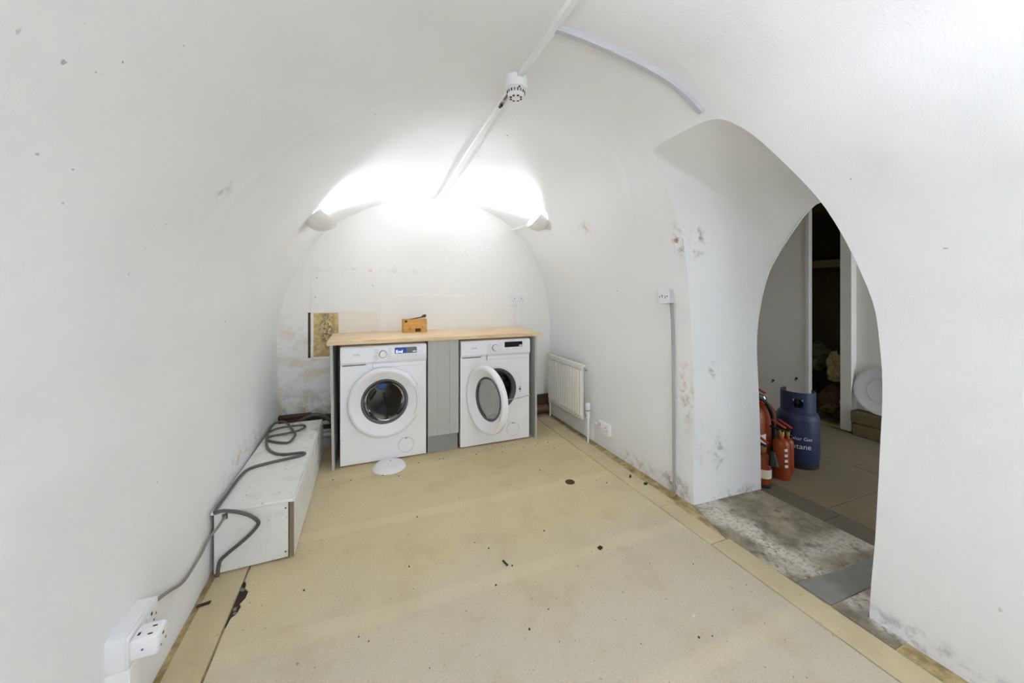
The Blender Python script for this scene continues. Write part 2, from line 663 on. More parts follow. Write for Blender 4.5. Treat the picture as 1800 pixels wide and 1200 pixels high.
def text(name, body, size, mat, parent, loc, rot, extrude=0.0004, align='LEFT', sx=1.0):
    cu = bpy.data.curves.new(name, 'FONT')
    cu.body = body
    cu.size = size
    cu.extrude = extrude
    cu.align_x = align
    tmp = bpy.data.objects.new(name, cu)
    C.objects.link(tmp)
    me = bpy.data.meshes.new_from_object(tmp.evaluated_get(bpy.context.evaluated_depsgraph_get()))
    bpy.data.objects.remove(tmp)
    bpy.data.curves.remove(cu)
    me.name = name
    me.materials.clear()
    o = finish(name, me, mat, None, 0)
    o['kind'] = 'stuff'
    o.parent = parent
    o.location = loc
    o.rotation_euler = rot
    o.scale = (sx, 1, 1)
    return o


RX = Matrix.Rotation(PI / 2, 4, 'X')       # local +z -> -y (towards the room's front)


def facing_front(x, y, z):
    """matrix turning a lathe about z into one about the front axis (-y)"""
    return Matrix.Translation((x, y, z)) @ RX


# ------------------------------------------------------------------ the vault
CX0, CZ0 = 0.58, 0.85


def polar(pts):
    return sorted((math.atan2(z - CZ0, x - CX0), math.hypot(x - CX0, z - CZ0)) for x, z in pts)


FRONT = polar([(1.770, .85), (1.765, .953), (1.736, 1.283), (1.68, 1.609), (1.595, 1.828), (1.481, 2.015), (1.28, 2.135), (.95, 2.20), (.6, 2.215), (.343, 2.185), (.15, 2.125), (-.02, 2.035), (-.185, 1.92), (-.336, 1.785), (-.435, 1.668), (-.536, 1.5), (-.582, 1.37), (-.612, 1.1), (-.622, .85)])
BACK = polar([(1.785, .85), (1.782, .97), (1.705, 1.38), (1.483, 1.776), (1.123, 2.02), (.63, 2.105), (.184, 2.023), (-.177, 1.852), (-.428, 1.58), (-.588, 1.211), (-.640, .95), (-.645, .85)])


def interp(t, x):
    n = len(t)
    if x <= t[0][0]:
        return t[0][1]
    if x >= t[-1][0]:
        return t[-1][1]
    for i in range(n - 1):
        if t[i + 1][0] >= x:
            break

    def slope(j):
        a, b = max(j - 1, 0), min(j + 1, n - 1)
        return (t[b][1] - t[a][1]) / (t[b][0] - t[a][0])
    h = t[i + 1][0] - t[i][0]
    u = (x - t[i][0]) / h
    m0, m1 = slope(i) * h, slope(i + 1) * h
    return (2 * u ** 3 - 3 * u * u + 1) * t[i][1] + (u ** 3 - 2 * u * u + u) * m0 + (-2 * u ** 3 + 3 * u * u) * t[i + 1][1] + (u ** 3 - u * u) * m1


NT_ = 400
FT = [interp(FRONT, PI * k / NT_) for k in range(NT_ + 1)]
BT = [interp(BACK, PI * k / NT_) for k in range(NT_ + 1)]
KARC = 1.22
PA = 0.85
PB = PA + PI * KARC
PT = PB + 0.85


def rad(phi, Y):
    u = min(max((Y - 1.6) / 1.75, 0), 1)
    w = u * u * (3 - 2 * u)
    f = min(max(phi / PI, 0), 1) * NT_
    i = min(int(f), NT_ - 1)
    t = f - i
    return (FT[i] * (1 - t) + FT[i + 1] * t) * (1 - w) + (BT[i] * (1 - t) + BT[i + 1] * t) * w


def vault0(p, Y):
    if p < PA:
        k = p / 0.85
        return (-0.625 * (1 - k) + (CX0 - rad(PI, Y)) * k, p)
    if p > PB:
        k = (PT - p) / 0.85
        return (1.79 * (1 - k) + (CX0 + rad(0, Y)) * k, PT - p)
    phi = PI - (p - PA) / KARC
    r = rad(phi, Y)
    return (CX0 + r * math.cos(phi), CZ0 + r * math.sin(phi))


def pof(x, z):
    if z < CZ0:
        return z if x < CX0 else PT - z
    return PA + (PI - math.atan2(z - CZ0, x - CX0)) * KARC


def vnormal(p, Y):
    a, b = vault0(p - 0.01, Y), vault0(p + 0.01, Y)
    n = Vector((b[1] - a[1], 0, -(b[0] - a[0])))
    return n.normalized()          # into the room


def vault_pt(p, Y, off=0.0):
    x, z = vault0(p, Y)
    return Vector((x, Y, z)) + vnormal(p, Y) * off


def lumps(p, Y):
    v = Vector((p * 2.2, Y * 2.2, 0.3))
    d = noise.noise(v) * 0.006 + noise.noise(v * 3.1) * 0.0025
    # the plaster ridge between the two bays
    yr = 1.76 + 0.02 * noise.noise(Vector((p * 3, 1.7, 0))) + max(0, p - 3.3) * 0.35
    e = min(max((p - 1.2) / 0.3, 0), 1) * min(max((4.05 - p) / 0.3, 0), 1)
    d += e * (0.006 * math.exp(-((Y - yr) / 0.022) ** 2) + 0.004 / (1 + math.exp(-(Y - yr) / 0.02)))
    return d


def surf(p, Y):
    x, z = vault0(p, Y)
    n = vnormal(p, Y)
    d = lumps(p, Y)
    return Vector((x + n.x * d, Y, z + n.z * d))


# archway outline on the right wall, as (p, Y); near jamb foot -> crown -> far jamb foot
ARCH = [(5.563, .806), (5.40, .797), (5.23, .785), (5.118, .778), (4.9, .767), (4.643, .756), (4.472, .762), (4.325, .775), (4.159, .822), (3.984, .895), (3.849, .973), (3.706, 1.065), (3.625, 1.131), (3.575, 1.187), (3.553, 1.256), (3.548, 1.386), (3.552, 1.50), (3.556, 1.57), (3.567, 1.602), (3.60, 1.613), (3.661, 1.615), (3.747, 1.610), (3.867, 1.605), (4.004, 1.604), (4.183, 1.603), (4.442, 1.605), (4.744, 1.600), (4.908, 1.598), (5.244, 1.607), (5.40, 1.610), (5.563, 1.611)]
ARCH = [(v.x, v.y) for v in catmull([(a, b, 0) for a, b in ARCH], 3)]


def in_poly(p, poly):
    x, y = p
    c = False
    n = len(poly)
    for i in range(n):
        x1, y1 = poly[i]
        x2, y2 = poly[i - 1]
        if (y1 > y) != (y2 > y) and x < (x2 - x1) * (y - y1) / (y2 - y1) + x1:
            c = not c
    return c


def cdt_surface(name, mat, us, vsl, hole, fn, margin, parent=None):
    verts, edges = [], []
    if hole:
        for i, h in enumerate(hole):
            verts.append(Vector(h))
            if i:
                edges.append((i - 1, i))
    nu, nv = len(us), len(vsl)
    grid = {}
    for i, u in enumerate(us):
        for j, v in enumerate(vsl):
            if hole:
                edge = i in (0, nu - 1) or j in (0, nv - 1)
                if in_poly((u, v), hole):
                    continue
                if min((u - a) ** 2 + (v - b) ** 2 for a, b in hole) < margin ** 2 and not edge:
                    continue
            grid[i, j] = len(verts)
            verts.append(Vector((u, v)))
    r = delaunay_2d_cdt(verts, edges, [], 0, 1e-5)
    V, F = r[0], r[2]
    faces = []
    for f in F:
        cx = sum(V[k][0] for k in f) / len(f)
        cyy = sum(V[k][1] for k in f) / len(f)
        if hole and in_poly((cx, cyy), hole):
            continue
        faces.append(f)
    me = bpy.data.meshes.new(name)
    me.from_pydata([fn(v[0], v[1]) for v in V], [], faces)
    me.update()
    bm = bmesh.new()
    bm.from_mesh(me)
    loose = [v for v in bm.verts if not v.link_faces]
    bmesh.ops.delete(bm, geom=loose, context='VERTS')
    bm.to_mesh(me)
    bm.free()
    return finish(name, me, mat, parent, 0)


def frange(a, b, step):
    n = max(1, round((b - a) / step))
    return [a + (b - a) * i / n for i in range(n + 1)]


Y0, Y1 = -1.9, 3.45
ys = frange(Y0, 0.3, 0.08)[:-1] + frange(0.3, 1.66, 0.03)[:-1] + frange(1.66, 1.98, 0.012)[:-1] + frange(1.98, Y1, 0.03)


def vault_part(name, p0, p1, hole=None):
    us = frange(p0, p1, 0.035)
    if hole:
        o = cdt_surface(name, M['plaster'], us, ys, hole, surf, 0.016)
    else:
        vs_ = [surf(u, y) for u in us for y in ys]
        n = len(ys)
        fs = [(i * n + j, i * n + j + 1, (i + 1) * n + j + 1, (i + 1) * n + j) for i in range(len(us) - 1) for j in range(n - 1)]
        me = bpy.data.meshes.new(name)
        me.from_pydata(vs_, [], fs)
        o = finish(name, me, M['plaster'], None, 0)
    me = o.data
    me.shade_smooth()
    nn = []
    for v in me.vertices:
        # recover p from the position, then a normal from finite differences
        x, Y, z = v.co
        p = pof(x, z)
        e = 0.012
        du = surf(p + e, Y) - surf(p - e, Y)
        dv = surf(p, Y + e) - surf(p, Y - e)
        n = dv.cross(du).normalized()
        if n.dot(vnormal(p, Y)) < 0:
            n = -n
        nn.append(n)
    # faces turned into the room
    bm = bmesh.new()
    bm.from_mesh(me)
    for f in bm.faces:
        c = f.calc_center_median()
        p = pof(c.x, c.z)
        if f.normal.dot(vnormal(p, c.y)) < 0:
            f.normal_flip()
    bm.to_mesh(me)
    bm.free()
    me.shade_smooth()
    me.normals_split_custom_set_from_vertices(nn)
    return struct(o)


wall_left = vault_part('wall_left', -0.03, 1.35)
ceiling = vault_part('ceiling', 1.35, 3.40)
wall_right = vault_part('wall_right', 3.40, 5.563, ARCH)

# archway reveal: lofted from the outline in this vault to a lower arch in the next room
XB = 2.32


def back_arch():
    pts = [(.83, -.03), (.83, .3), (.825, .6), (.82, .925), (.845, 1.18), (.90, 1.357), (1.04, 1.59), (1.14, 1.69), (1.245, 1.735), (1.32, 1.69), (1.39, 1.60), (1.47, 1.48), (1.535, 1.357), (1.585, 1.17), (1.612, .925), (1.60, .6), (1.59, .3), (1.585, -.03)]
    P = catmull([(a, b, 0) for a, b in pts], 8)
    return P


def resample(P, n):
    L = [0]
    for a, b in zip(P, P[1:]):
        L.append(L[-1] + (b - a).length)
    out = []
    j = 0
    for k in range(n):
        t = L[-1] * k / (n - 1)
        while j < len(L) - 2 and L[j + 1] < t:
            j += 1
        u = (t - L[j]) / max(L[j + 1] - L[j], 1e-9)
        out.append(P[j].lerp(P[j + 1], u))
    return out


fr = [surf(p, y) for p, y in ARCH]
NR = len(fr)
# match by height on the two jambs and by width over the crown
bk2 = back_arch()
Lf = [0]
for a, b in zip(fr, fr[1:]):
    Lf.append(Lf[-1] + (b - a).length)
kf = max(range(NR), key=lambda k: fr[k].z if fr[k].y < 1.45 else -1)
bk_top = max(range(len(bk2)), key=lambda k: bk2[k].y)


def sample(P, L0, L1, t):
    seg = P[L0:L1 + 1]
    return resample(seg, 101)[min(100, max(0, round(t * 100)))]


kc = min(range(NR), key=lambda k: abs(fr[k].y - 1.30) + (0 if fr[k].z > 1.9 else 9))
sa, sb = resample(bk2[:bk_top + 1], 201), resample(bk2[bk_top:], 201)
bk = []
for k in range(NR):
    if k <= kc:
        q = sa[min(200, round(200 * Lf[k] / Lf[kc]))]
    else:
        q = sb[min(200, round(200 * (Lf[k] - Lf[kc]) / (Lf[-1] - Lf[kc])))]
    bk.append(Vector((XB + 0.01, q.x, q.y)))
rows = 9
vv, ff = [], []
for r in range(rows):
    t = r / (rows - 1)
    for k in range(NR):
        v = fr[k].lerp(bk[k], t)
        if 0 < r < rows - 1:
            w = noise.noise(v * 4) * 0.006 * math.sin(PI * t)
            v = v + Vector((0, w, w * 0.6))
        vv.append(v)
for r in range(rows - 1):
    for k in range(NR - 1):
        ff.append((r * NR + k, r * NR + k + 1, (r + 1) * NR + k + 1, (r + 1) * NR + k))
me = bpy.data.meshes.new('archway_reveal')
me.from_pydata(vv, [], ff)
finish('archway_reveal', me, M['reveal_plaster'], wall_right, 60)


# ------------------------------------------------------------------ floor
floor = struct(MB().box((-0.75, -2.0, -0.06), (1.85, 3.5, -0.008)).build('floor', M['dirt'], smooth=0))
# main slab with a broken bite out of its left edge
bite = [(-.474, 1.66), (-.470, 1.70), (-.455, 1.715), (-.450, 1.75), (-.458, 1.765), (-.446, 1.79), (-.445, 1.83), (-.462, 1.85), (-.465, 1.88), (-.474, 1.90)]
slab = [(-.474, -1.95)] + bite + [(-.474, 3.46), (1.577, 3.46), (1.577, -1.95)]
b = bmesh.new()
tv = [b.verts.new((x, y, 0)) for x, y in slab]
bv = [b.verts.new((x, y, -.04)) for x, y in slab]
b.faces.new(tv[::-1])
for k in range(len(slab)):
    b.faces.new((tv[k], tv[(k + 1) % len(slab)], bv[(k + 1) % len(slab)], bv[k]))
mb = MB()
mb._add(b)
mb.build('screed_slab', M['floor'], floor, 0)
for (y0, y1) in ((-1.95, 1.98), (1.985, 3.4)):
    MB().box((-.602, y0, -.04), (-.482, y1, 0.0005), 0.002, 1).build('floor_strip', M['strip'], floor)
for (y0, y1, x1) in ((-1.95, 0.42, 1.71), (0.424, 1.322, 1.705), (1.326, 1.663, 1.69), (1.667, 2.33, 1.71), (2.334, 3.4, 1.72)):
    MB().box((1.583, y0, -.04), (x1, y1, 0.001), 0.002, 1).build('floor_strip', M['strip'], floor)
# rubble in the bite
MB().box((-.481, 1.67, -.02), (-.44, 1.90, -.0065)).build('crack_shade_plate', M['crumb_dark'], floor, 0)  # flat dark plate; the hole's shade is put into its colour
rb = MB()
for k in range(9):
    y = random.uniform(1.70, 1.86)
    x = -.468 + random.uniform(-.006, .014)
    s = random.uniform(.004, .010)
    rb.box((x - s, y - s * 1.5, -.014), (x + s, y + s * 1.5, -.014 + s), s * .3, 1, rot=Matrix.Rotation(random.uniform(0, 3), 3, 'Z'))
o = rb.build('rubble', M['rubble'], floor)
o['kind'] = 'stuff'
# doorway floor
MB().prism([(1.715, 1.02), (2.318, .985), (2.318, 1.66), (1.80, 1.66), (1.697, 1.32)], 2, -.04, -.004).build('threshold_slab', M['threshold'], floor, 0)
MB().prism([(1.722, .893), (1.962, .888), (1.968, .992), (1.723, 1.013)], 2, -.04, -.003).build('slate_tile', M['slate'], floor, 0)
MB().prism([(1.970, .888), (2.316, .884), (2.316, .978), (1.976, .991)], 2, -.04, -.003).build('slate_tile', M['slate'], floor, 0)
MB().prism([(1.716, .70), (2.316, .70), (2.316, .880), (1.720, .888)], 2, -.05, -.005).build('rough_edge', M['threshold'], floor, 0)
for (x0, x1, y0, y1) in ((2.322, 2.47, .0, 1.235), (2.322, 2.47, 1.24, 1.9)):
    MB().box((x0, y0, -.04), (x1, y1, -.004), .002, 1).build('paving_slab', M['stone_dark'], floor)
for (x0, x1, y0, y1) in ((2.474, 3.25, .0, 1.30), (2.474, 3.25, 1.304, 2.1), (2.474, 3.25, 2.104, 3.2), (3.254, 4.1, .0, 1.55), (3.254, 4.1, 1.554, 2.4), (3.254, 4.1, 2.404, 3.2), (2.322, 2.47, 1.904, 3.2)):
    MB().box((x0, y0, -.04), (x1, y1, -.004 + random.uniform(-.001, .001)), .003, 1).build('paving_slab', M['stone'], floor)
MB().box((2.3, -.1, -.08), (5.0, 3.3, -.03)).build('sub_floor', M['dirt'], floor, 0)

# ------------------------------------------------------------------ end walls
wall_back = struct(MB().box((-.85, 3.42, -.06), (2.0, 3.55, 2.4)).build('wall_back', M['back_wall'], smooth=0))
yb = 3.42
MB().box((-.405, yb - .004, 1.072), (.112, yb + .01, 1.425), .002, 1).build('access_panel', M['back_wall'], wall_back)
MB().box((-.405, yb - .005, .70), (-.388, yb + .01, 1.068), .002, 1).build('frame_strip', M['back_wall'], wall_back)
MB().box((-.384, yb - .002, .71), (-.20, yb + .01, 1.068), .001, 1).build('bare_board', M['bare'], wall_back)
MB().box((-.198, yb - .004, .71), (.112, yb + .01, 1.068), .002, 1).build('cream_board', M['cream_board'], wall_back)
MB().box((.127, yb - .004, .70), (1.05, yb + .01, 1.215), .002, 1).build('wide_board', M['back_wall'], wall_back)
MB().box((1.18, yb - .003, .70), (1.53, yb + .01, 1.40), .002, 1).build('side_board', M['back_wall'], wall_back)
MB().box((-.425, yb - .0015, .705), (-.407, yb + .01, 1.075)).build('dark_slot', M['timber_dark'], wall_back)
MB().box((-.405, yb - .005, .685), (-.15, yb + .01, .698), .002, 1).build('bottom_strip', M['back_wall'], wall_back)
for x, z in ((-.36, 1.36), (-.372, 1.20), (.07, 1.30)):
    MB().cyl((x, yb - .004, z), (x, yb - .006, z), .004, 10).build('screw', M['grey_mark'], wall_back)
# rotten timber ledge low on the left, timber and pipe low on the right
MB().box((-.63, 3.365, 0), (-.23, 3.43, .232), .006, 1).build('timber_ledge', M['timber_dark'], wall_back)
MB().box((-.635, 3.37, .233), (-.40, 3.44, .260), .006, 1).build('timber_cap', M['timber_dark'], wall_back)
MB().box((1.42, 3.39, 0), (1.80, 3.43, .20), .004, 1).build('timber_skirting', M['timber_dark'], wall_back)

# unseen behind the camera: end wall added dark to cut bounce, doorway for daylight
added_front_wall = struct(MB().box((-.85, -2.0, -.06), (.05, -1.88, 2.4)).box((1.05, -2.0, -.06), (2.0, -1.88, 2.4)).box((.05, -2.0, 2.0), (1.05, -1.88, 2.4)).build('added_front_wall', M['timber_dark'], smooth=0))

# low painted board along the foot of the right wall under the radiator
bb = MB()
bb.box((1.772, 2.627, .0), (1.80, 3.40, .165), .003, 1)
struct(bb.build('baseboard_right', M['plaster']))

# ------------------------------------------------------------------ the next room
ra_hole = [(v.x, v.y) for v in back_arch()]
room_side = cdt_surface('wall_partition', M['room_white'], frange(-.1, 3.3, .1), frange(-.06, 2.3, .1), ra_hole, lambda u, v: Vector((XB, u, v)), .03)
struct(room_side)
XF = 4.02
wall_far = struct(MB().box((4.095, .0, -.05), (4.16, 1.93, 2.3)).build('wall_far', M['room_white'], smooth=0))
MB().box((XF, 2.27, 0), (4.06, 3.25, 2.3), .002, 1).build('partition_board', M['room_white'], wall_far)
MB().box((XF - .012, 2.262, 0), (4.06, 2.292, 2.3), .002, 1).build('board_edge', M['room_white'], wall_far)
MB().box((XF, 1.93, 0), (4.12, 2.015, 2.3), .003, 1).build('post', M['room_white'], wall_far)
struct(MB().box((2.3, 3.2, -.05), (4.1, 3.3, 2.3)).build('wall_side', M['room_white'], smooth=0))
struct(MB().box((2.3, -.1, -.05), (3.3, .0, 2.3)).box((4.05, -.1, -.05), (4.2, .0, 2.3)).box((3.3, -.1, 2.0), (4.05, .0, 2.3)).build('wall_end_added_gap', M['room_white'], smooth=0))  # unseen opening added to let daylight into this room
struct(MB().box((2.3, -.1, 2.15), (5.0, 3.3, 2.25)).build('ceiling_far_room', M['dim_ceiling'], smooth=0))
# dark store behind the gap
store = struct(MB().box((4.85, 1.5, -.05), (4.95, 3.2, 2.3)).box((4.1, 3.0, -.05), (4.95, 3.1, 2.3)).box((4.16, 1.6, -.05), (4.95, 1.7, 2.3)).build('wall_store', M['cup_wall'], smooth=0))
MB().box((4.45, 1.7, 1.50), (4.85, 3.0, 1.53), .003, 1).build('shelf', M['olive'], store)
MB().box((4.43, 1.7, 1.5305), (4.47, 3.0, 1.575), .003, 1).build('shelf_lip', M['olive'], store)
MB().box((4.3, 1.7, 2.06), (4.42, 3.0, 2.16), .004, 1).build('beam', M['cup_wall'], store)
MB().box((4.03, 2.02, -.004), (4.09, 2.26, .018), .003, 1).build('sill_batten', M['olive'], wall_far)


def crumpled(name, c, r, mat, label, sc=(1, 1, 1), seed=0, rough=.45):
    bm = bmesh.new()
    bmesh.ops.create_icosphere(bm, subdivisions=4, radius=1)
    for v in bm.verts:
        d = v.co.normalized()
        a = noise.noise(d * 2.1 + Vector((seed, 0, 0)))
        q = abs(noise.noise(d * 4.7 + Vector((0, seed, 3)))) + .5 * abs(noise.noise(d * 10 + Vector((5, seed, 3))))
        k = 1 + a * .35 - q * rough
        v.co = Vector((d.x * sc[0], d.y * sc[1], d.z * sc[2])) * r * k
        v.co.z = max(v.co.z, -r * sc[2] * .8)
    me = bpy.data.meshes.new(name)
    bm.to_mesh(me)
    bm.free()
    o = finish(name, me, mat, None, 25)
    o.location = c
    return tag(o, label, 'bag')


crumpled('refuse_sack', (4.36, 2.62, .20), .22, M['bag_black'], 'black crumpled sack on the floor in the dark store doorway', (1, 1.1, 1), 1)
crumpled('brown_sack', (4.38, 2.20, .15), .17, M['bag_brown'], 'brown crumpled sack at the foot of the heap in the dark store', (1, 1, 1), 5)
crumpled('plastic_bag', (4.44, 2.50, .56), .19, M['bag_green'], 'olive green crumpled plastic bag on the heap in the dark store', (1, 1, .95), 9)
crumpled('paper_sack', (4.31, 2.20, .50), .13, M['bag_pale'], 'pale creased paper sack topmost on the heap in the dark store', (.6, .55, 1.3), 12)
tag(MB().box((-.012, -.006, 0), (.012, .006, .24), .001, 1, rot=Matrix.Rotation(-.22, 3, 'X')).build('batten_offcut', M['olive']),
    'short pale stick leaning beside the white post of the store', 'stick').location = (4.12, 2.035, -.002)
for k, (y, z, lab) in enumerate(((2.606, .30, 'small dark hook on white partition board, the one over the red extinguishers'), (2.379, .37, 'small dark hook on white partition board, the one nearest the dark gap'))):
    h = MB().tube([(XF + .005, y, z + .012), (XF - .02, y, z + .010), (XF - .028, y - .004, z - .004), (XF - .02, y - .008, z - .008)], .0045, 6).box((XF - .004, y - .01, z), (XF + .004, y + .01, z + .022), .001, 1)
    o = tag(h.build('hook', M['black']), lab, 'hook', 'hooks on the partition board')

# blocks and lid in the recess
for k, (z, y0, lab) in enumerate(((-.004, 1.50, 'dusty brown block on the ground, lower of the two by the recess'), (.101, 1.515, 'dusty brown block stacked on top of another under the white lid'))):
    t = MB().box((3.965 + .008 * k, y0, z + .001), (4.092, y0 + .40, z + .104), .006, 1)
    tag(t.build('building_block', M['block']), lab, 'block', 'blocks in the recess')
t = thing('bucket_lid', 'round white dusty lid leaning on the wall atop brown blocks', 'lid', (4.005, 1.72, .205), (0, math.radians(9), 0))
mm = Matrix.Translation((0, 0, .205)) @ Matrix.Rotation(-PI / 2, 4, 'Y')
MB().lathe([(0, .004), (.17, .004), (.178, .010), (.2, .010), (.203, .0), (.2, -.012), (.195, -.012), (.19, 0), (0, -.002)], 40, mm).build('disc', M['lid'], t)
MB().lathe([(.10, .006), (.102, .008), (.105, .006)], 40, mm).build('ring', M['lid'], t)


# ------------------------------------------------------------------ fire extinguishers and gas cylinder
def extinguisher(name, loc, h, r, label, rotz=0, lean=0.0, hose=False, big=False):
    t = thing(name, label, 'fire extinguisher', loc, (lean, 0, rotz), None)
    bh = h * .78
    MB().lathe([(0, 0), (r * .96, 0), (r, .008), (r, bh * .86), (r * .93, bh * .93), (r * .68, bh * .985), (r * .36, bh), (r * .34, bh + .02), (0, bh + .02)], 28).build('body', M['red'], t)
    MB().lathe([(0, bh + .018), (r * .4, bh + .018), (r * .4, bh + .045), (r * .25, bh + .06), (0, bh + .06)], 16).build('valve', M['brass'] if not big else M['chrome'], t)
    z = bh + .05
    MB().box((-.012, -.02, z), (.012, .10 if big else .07, z + .012), .003, 1, rot=Matrix.Rotation(.12, 3, 'X'), piv=(0, 0, z)).build('handle', M['black'], t)
    MB().box((-.010, -.02, z + .024), (.010, .11 if big else .075, z + .034), .003, 1, rot=Matrix.Rotation(.38, 3, 'X'), piv=(0, -.02, z)).build('lever', M['red_handle'], t)
    return t, bh


FACE = 0.25     # direction things in the next room face: towards the archway
t, bh = extinguisher('fire_extinguisher', (2.455, 1.745, -.004), .60, .085, 'large red extinguisher with black hose and white label behind the archway jamb', big=True)
MB().lathe([(.0885, .16), (.0892, .16), (.0892, .30), (.0885, .30)], 12, arc=(math.radians(-120), math.radians(-60))).build('label_panel', M['label_white'], t)
MB().lathe([(.0885, .05), (.0892, .05), (.0892, .155), (.0885, .155)], 12, arc=(math.radians(-110), math.radians(-50))).build('label_panel', M['label_white'], t)
MB().lathe([(.0, bh - .01), (.052, bh - .02), (.05, bh + .02), (.03, bh + .035), (0, bh + .035)], 20).build('neck_ring', M['chrome'], t)
MB().tube([(0, -.02, bh + .05), (.04, -.03, bh + .06), (.12, -.04, bh), (.165, -.045, .36), (.175, -.045, .2), (.14, -.04, .08), (.105, -.03, .04)], .014, 10, 5).build('hose', M['black'], t)
MB().tube([(.02, -.02, bh + .10), (.05, -.03, bh + .06), (.08, -.035, bh + .015)], .010, 8, 4).build('safety_strap', M['red_handle'], t)

t, bh = extinguisher('fire_extinguisher', (2.69, 1.83, -.004), .56, .085, 'red extinguisher standing behind the black hose, beside blue gas cylinder', big=True)
t, bh = extinguisher('fire_extinguisher', (2.39, 1.612, -.004), .26, .042, 'smallest extinguisher, at the archway jamb, with black horn and cream label')
MB().lathe([(.0435, .06), (.0442, .06), (.0442, .115), (.0435, .115)], 16, arc=(math.radians(-165), math.radians(-35))).build('label_panel', M['label_cream'], t)
MB().cyl((.012, -.052, .235), (.014, -.054, .15), .012, 14, .03).build('horn', M['black'], t)
MB().lathe([(0, -.0), (.045, 0), (.046, .018), (.044, .022), (0, .022)], 24).build('base_ring', M['black'], t)
t, bh = extinguisher('fire_extinguisher', (2.605, 1.630, -.004), .335, .047, 'small red extinguisher with white pictograms in front of blue cylinder', lean=-.03)
for k in range(4):
    zz = .085 + .035 * k
    MB().lathe([(.0472, zz), (.048, zz), (.048, zz + .018), (.0472, zz + .018)], 6, arc=(math.radians(-128), math.radians(-104))).build('pictogram', M['white_ink'], t)
t, bh = extinguisher('fire_extinguisher', (2.722, 1.672, -.004), .30, .040, 'small red extinguisher half hidden between its pictogrammed neighbour and cylinder')

CYL = (2.945, 1.735, -.004)
gas = thing('gas_cylinder', 'stubby blue gas cylinder with white lettering and collar handle', 'gas cylinder', CYL)
R = .128
MB().lathe([(0, .03), (.118, .03), (R, .06), (R, .33), (.122, .365), (.10, .39), (.06, .402), (0, .402)], 40).build('body', M['blue'], gas)
MB().lathe([(.112, 0), (.122, 0), (.122, .05), (.112, .05)], 40, closed=True).build('foot_ring', M['black'], gas)
cam_dir = math.atan2(-CYL[1], -CYL[0])
# collar with a window towards the camera and another opposite
col = MB()
win = (cam_dir + .02, .30)
lo, hi = [], []
col.lathe([(.098, .385), (.104, .385), (.104, .425), (.098, .425)], 40, closed=True)
col.lathe([(.098, .485), (.104, .485), (.104, .53), (.098, .53)], 40, closed=True, arc=(cam_dir - 2.35, cam_dir + 2.2))
col.lathe([(.098, .42), (.104, .42), (.104, .49), (.098, .49)], 20, closed=True, arc=(win[0] + win[1], win[0] + 2.2))
col.lathe([(.098, .42), (.104, .42), (.104, .49), (.098, .49)], 20, closed=True, arc=(win[0] - 2.35, win[0] - win[1]))
col.build('collar', M['blue'], gas)
MB().cyl((0, 0, .40), (0, 0, .47), .022, 16).cyl((0, 0, .45), (-.04, -.02, .45), .012, 12).build('valve', M['black'], gas)
MB().lathe([(.128, .335), (.1285, .337), (.128, .339)], 40).build('weld_bead', M['blue'], gas)


def wrap_text(body, size, z, ang, name):
    """lettering bent round the cylinder, centred on angle ang"""
    cu = bpy.data.curves.new('tmp_text', 'FONT')
    cu.body = body
    cu.size = size
    cu.align_x = 'CENTER'
    o = bpy.data.objects.new('tmp_text', cu)
    C.objects.link(o)
    dg = bpy.context.evaluated_depsgraph_get()
    me = bpy.data.meshes.new_from_object(o.evaluated_get(dg))
    bpy.data.objects.remove(o)
    bpy.data.curves.remove(cu)
    for v in me.vertices:
        a = ang + v.co.x / R
        y = v.co.y
        v.co = Vector(((R + .0012) * math.cos(a), (R + .0012) * math.sin(a), z + y))
    me.name = name
    me.materials.clear()
    return finish(name, me, M['white_ink'], gas, 0)


wrap_text('Calor Gas', .034, .205, cam_dir + .12, 'lettering')
wrap_text('Butane', .052, .145, cam_dir + .06, 'lettering')

# ------------------------------------------------------------------ worktop, panels, cabinet
tag(MB().box((-.240, 2.836, .870), (1.402, 3.418, .899), .0025, 2).build('worktop', M['oak']),
    'pale oak block worktop spanning both washing machines', 'worktop')
p = MB().box((-.009, -.29, 0), (.009, .27, .869), .001, 1, rot=Matrix.Rotation(-.016, 3, 'Y'), piv=(0, 0, .869)).build('end_panel', M['sage'])
tag(p, 'grey green end panel left of the closed washing machine', 'panel', 'end panels under the worktop')
p.location = (-.213, 3.142, 0)
p = MB().box((-.009, -.29, 0), (.009, .27, .869), .001, 1).build('end_panel', M['sage'])
tag(p, 'grey green end panel right of the open washing machine', 'panel', 'end panels under the worktop')
p.location = (1.362, 3.142, 0)

cab = thing('base_cabinet', 'narrow grey green shaker cabinet between the two washing machines', 'cabinet', (.573, 2.865, 0))
MB().box((-.117, .022, .13), (.117, .52, .868), .001, 1).build('body', M['sage'], cab)
dr = MB()
dr.box((-.119, -.002, .135), (-.048, .018, .868), .0015, 1).box((.048, -.002, .135), (.119, .018, .868), .0015, 1)
dr.box((-.048, -.002, .135), (.048, .018, .212), .0015, 1).box((-.048, -.002, .785), (.048, .018, .868), .0015, 1)
d = dr.build('door', M['sage'], cab)
MB().box((-.05, .005, .20), (.05, .014, .80), .001, 1).build('door_panel', M['sage'], d)
MB().box((-.117, .025, 0), (.117, .045, .128), .001, 1).build('plinth', M['sage_dark'], cab)

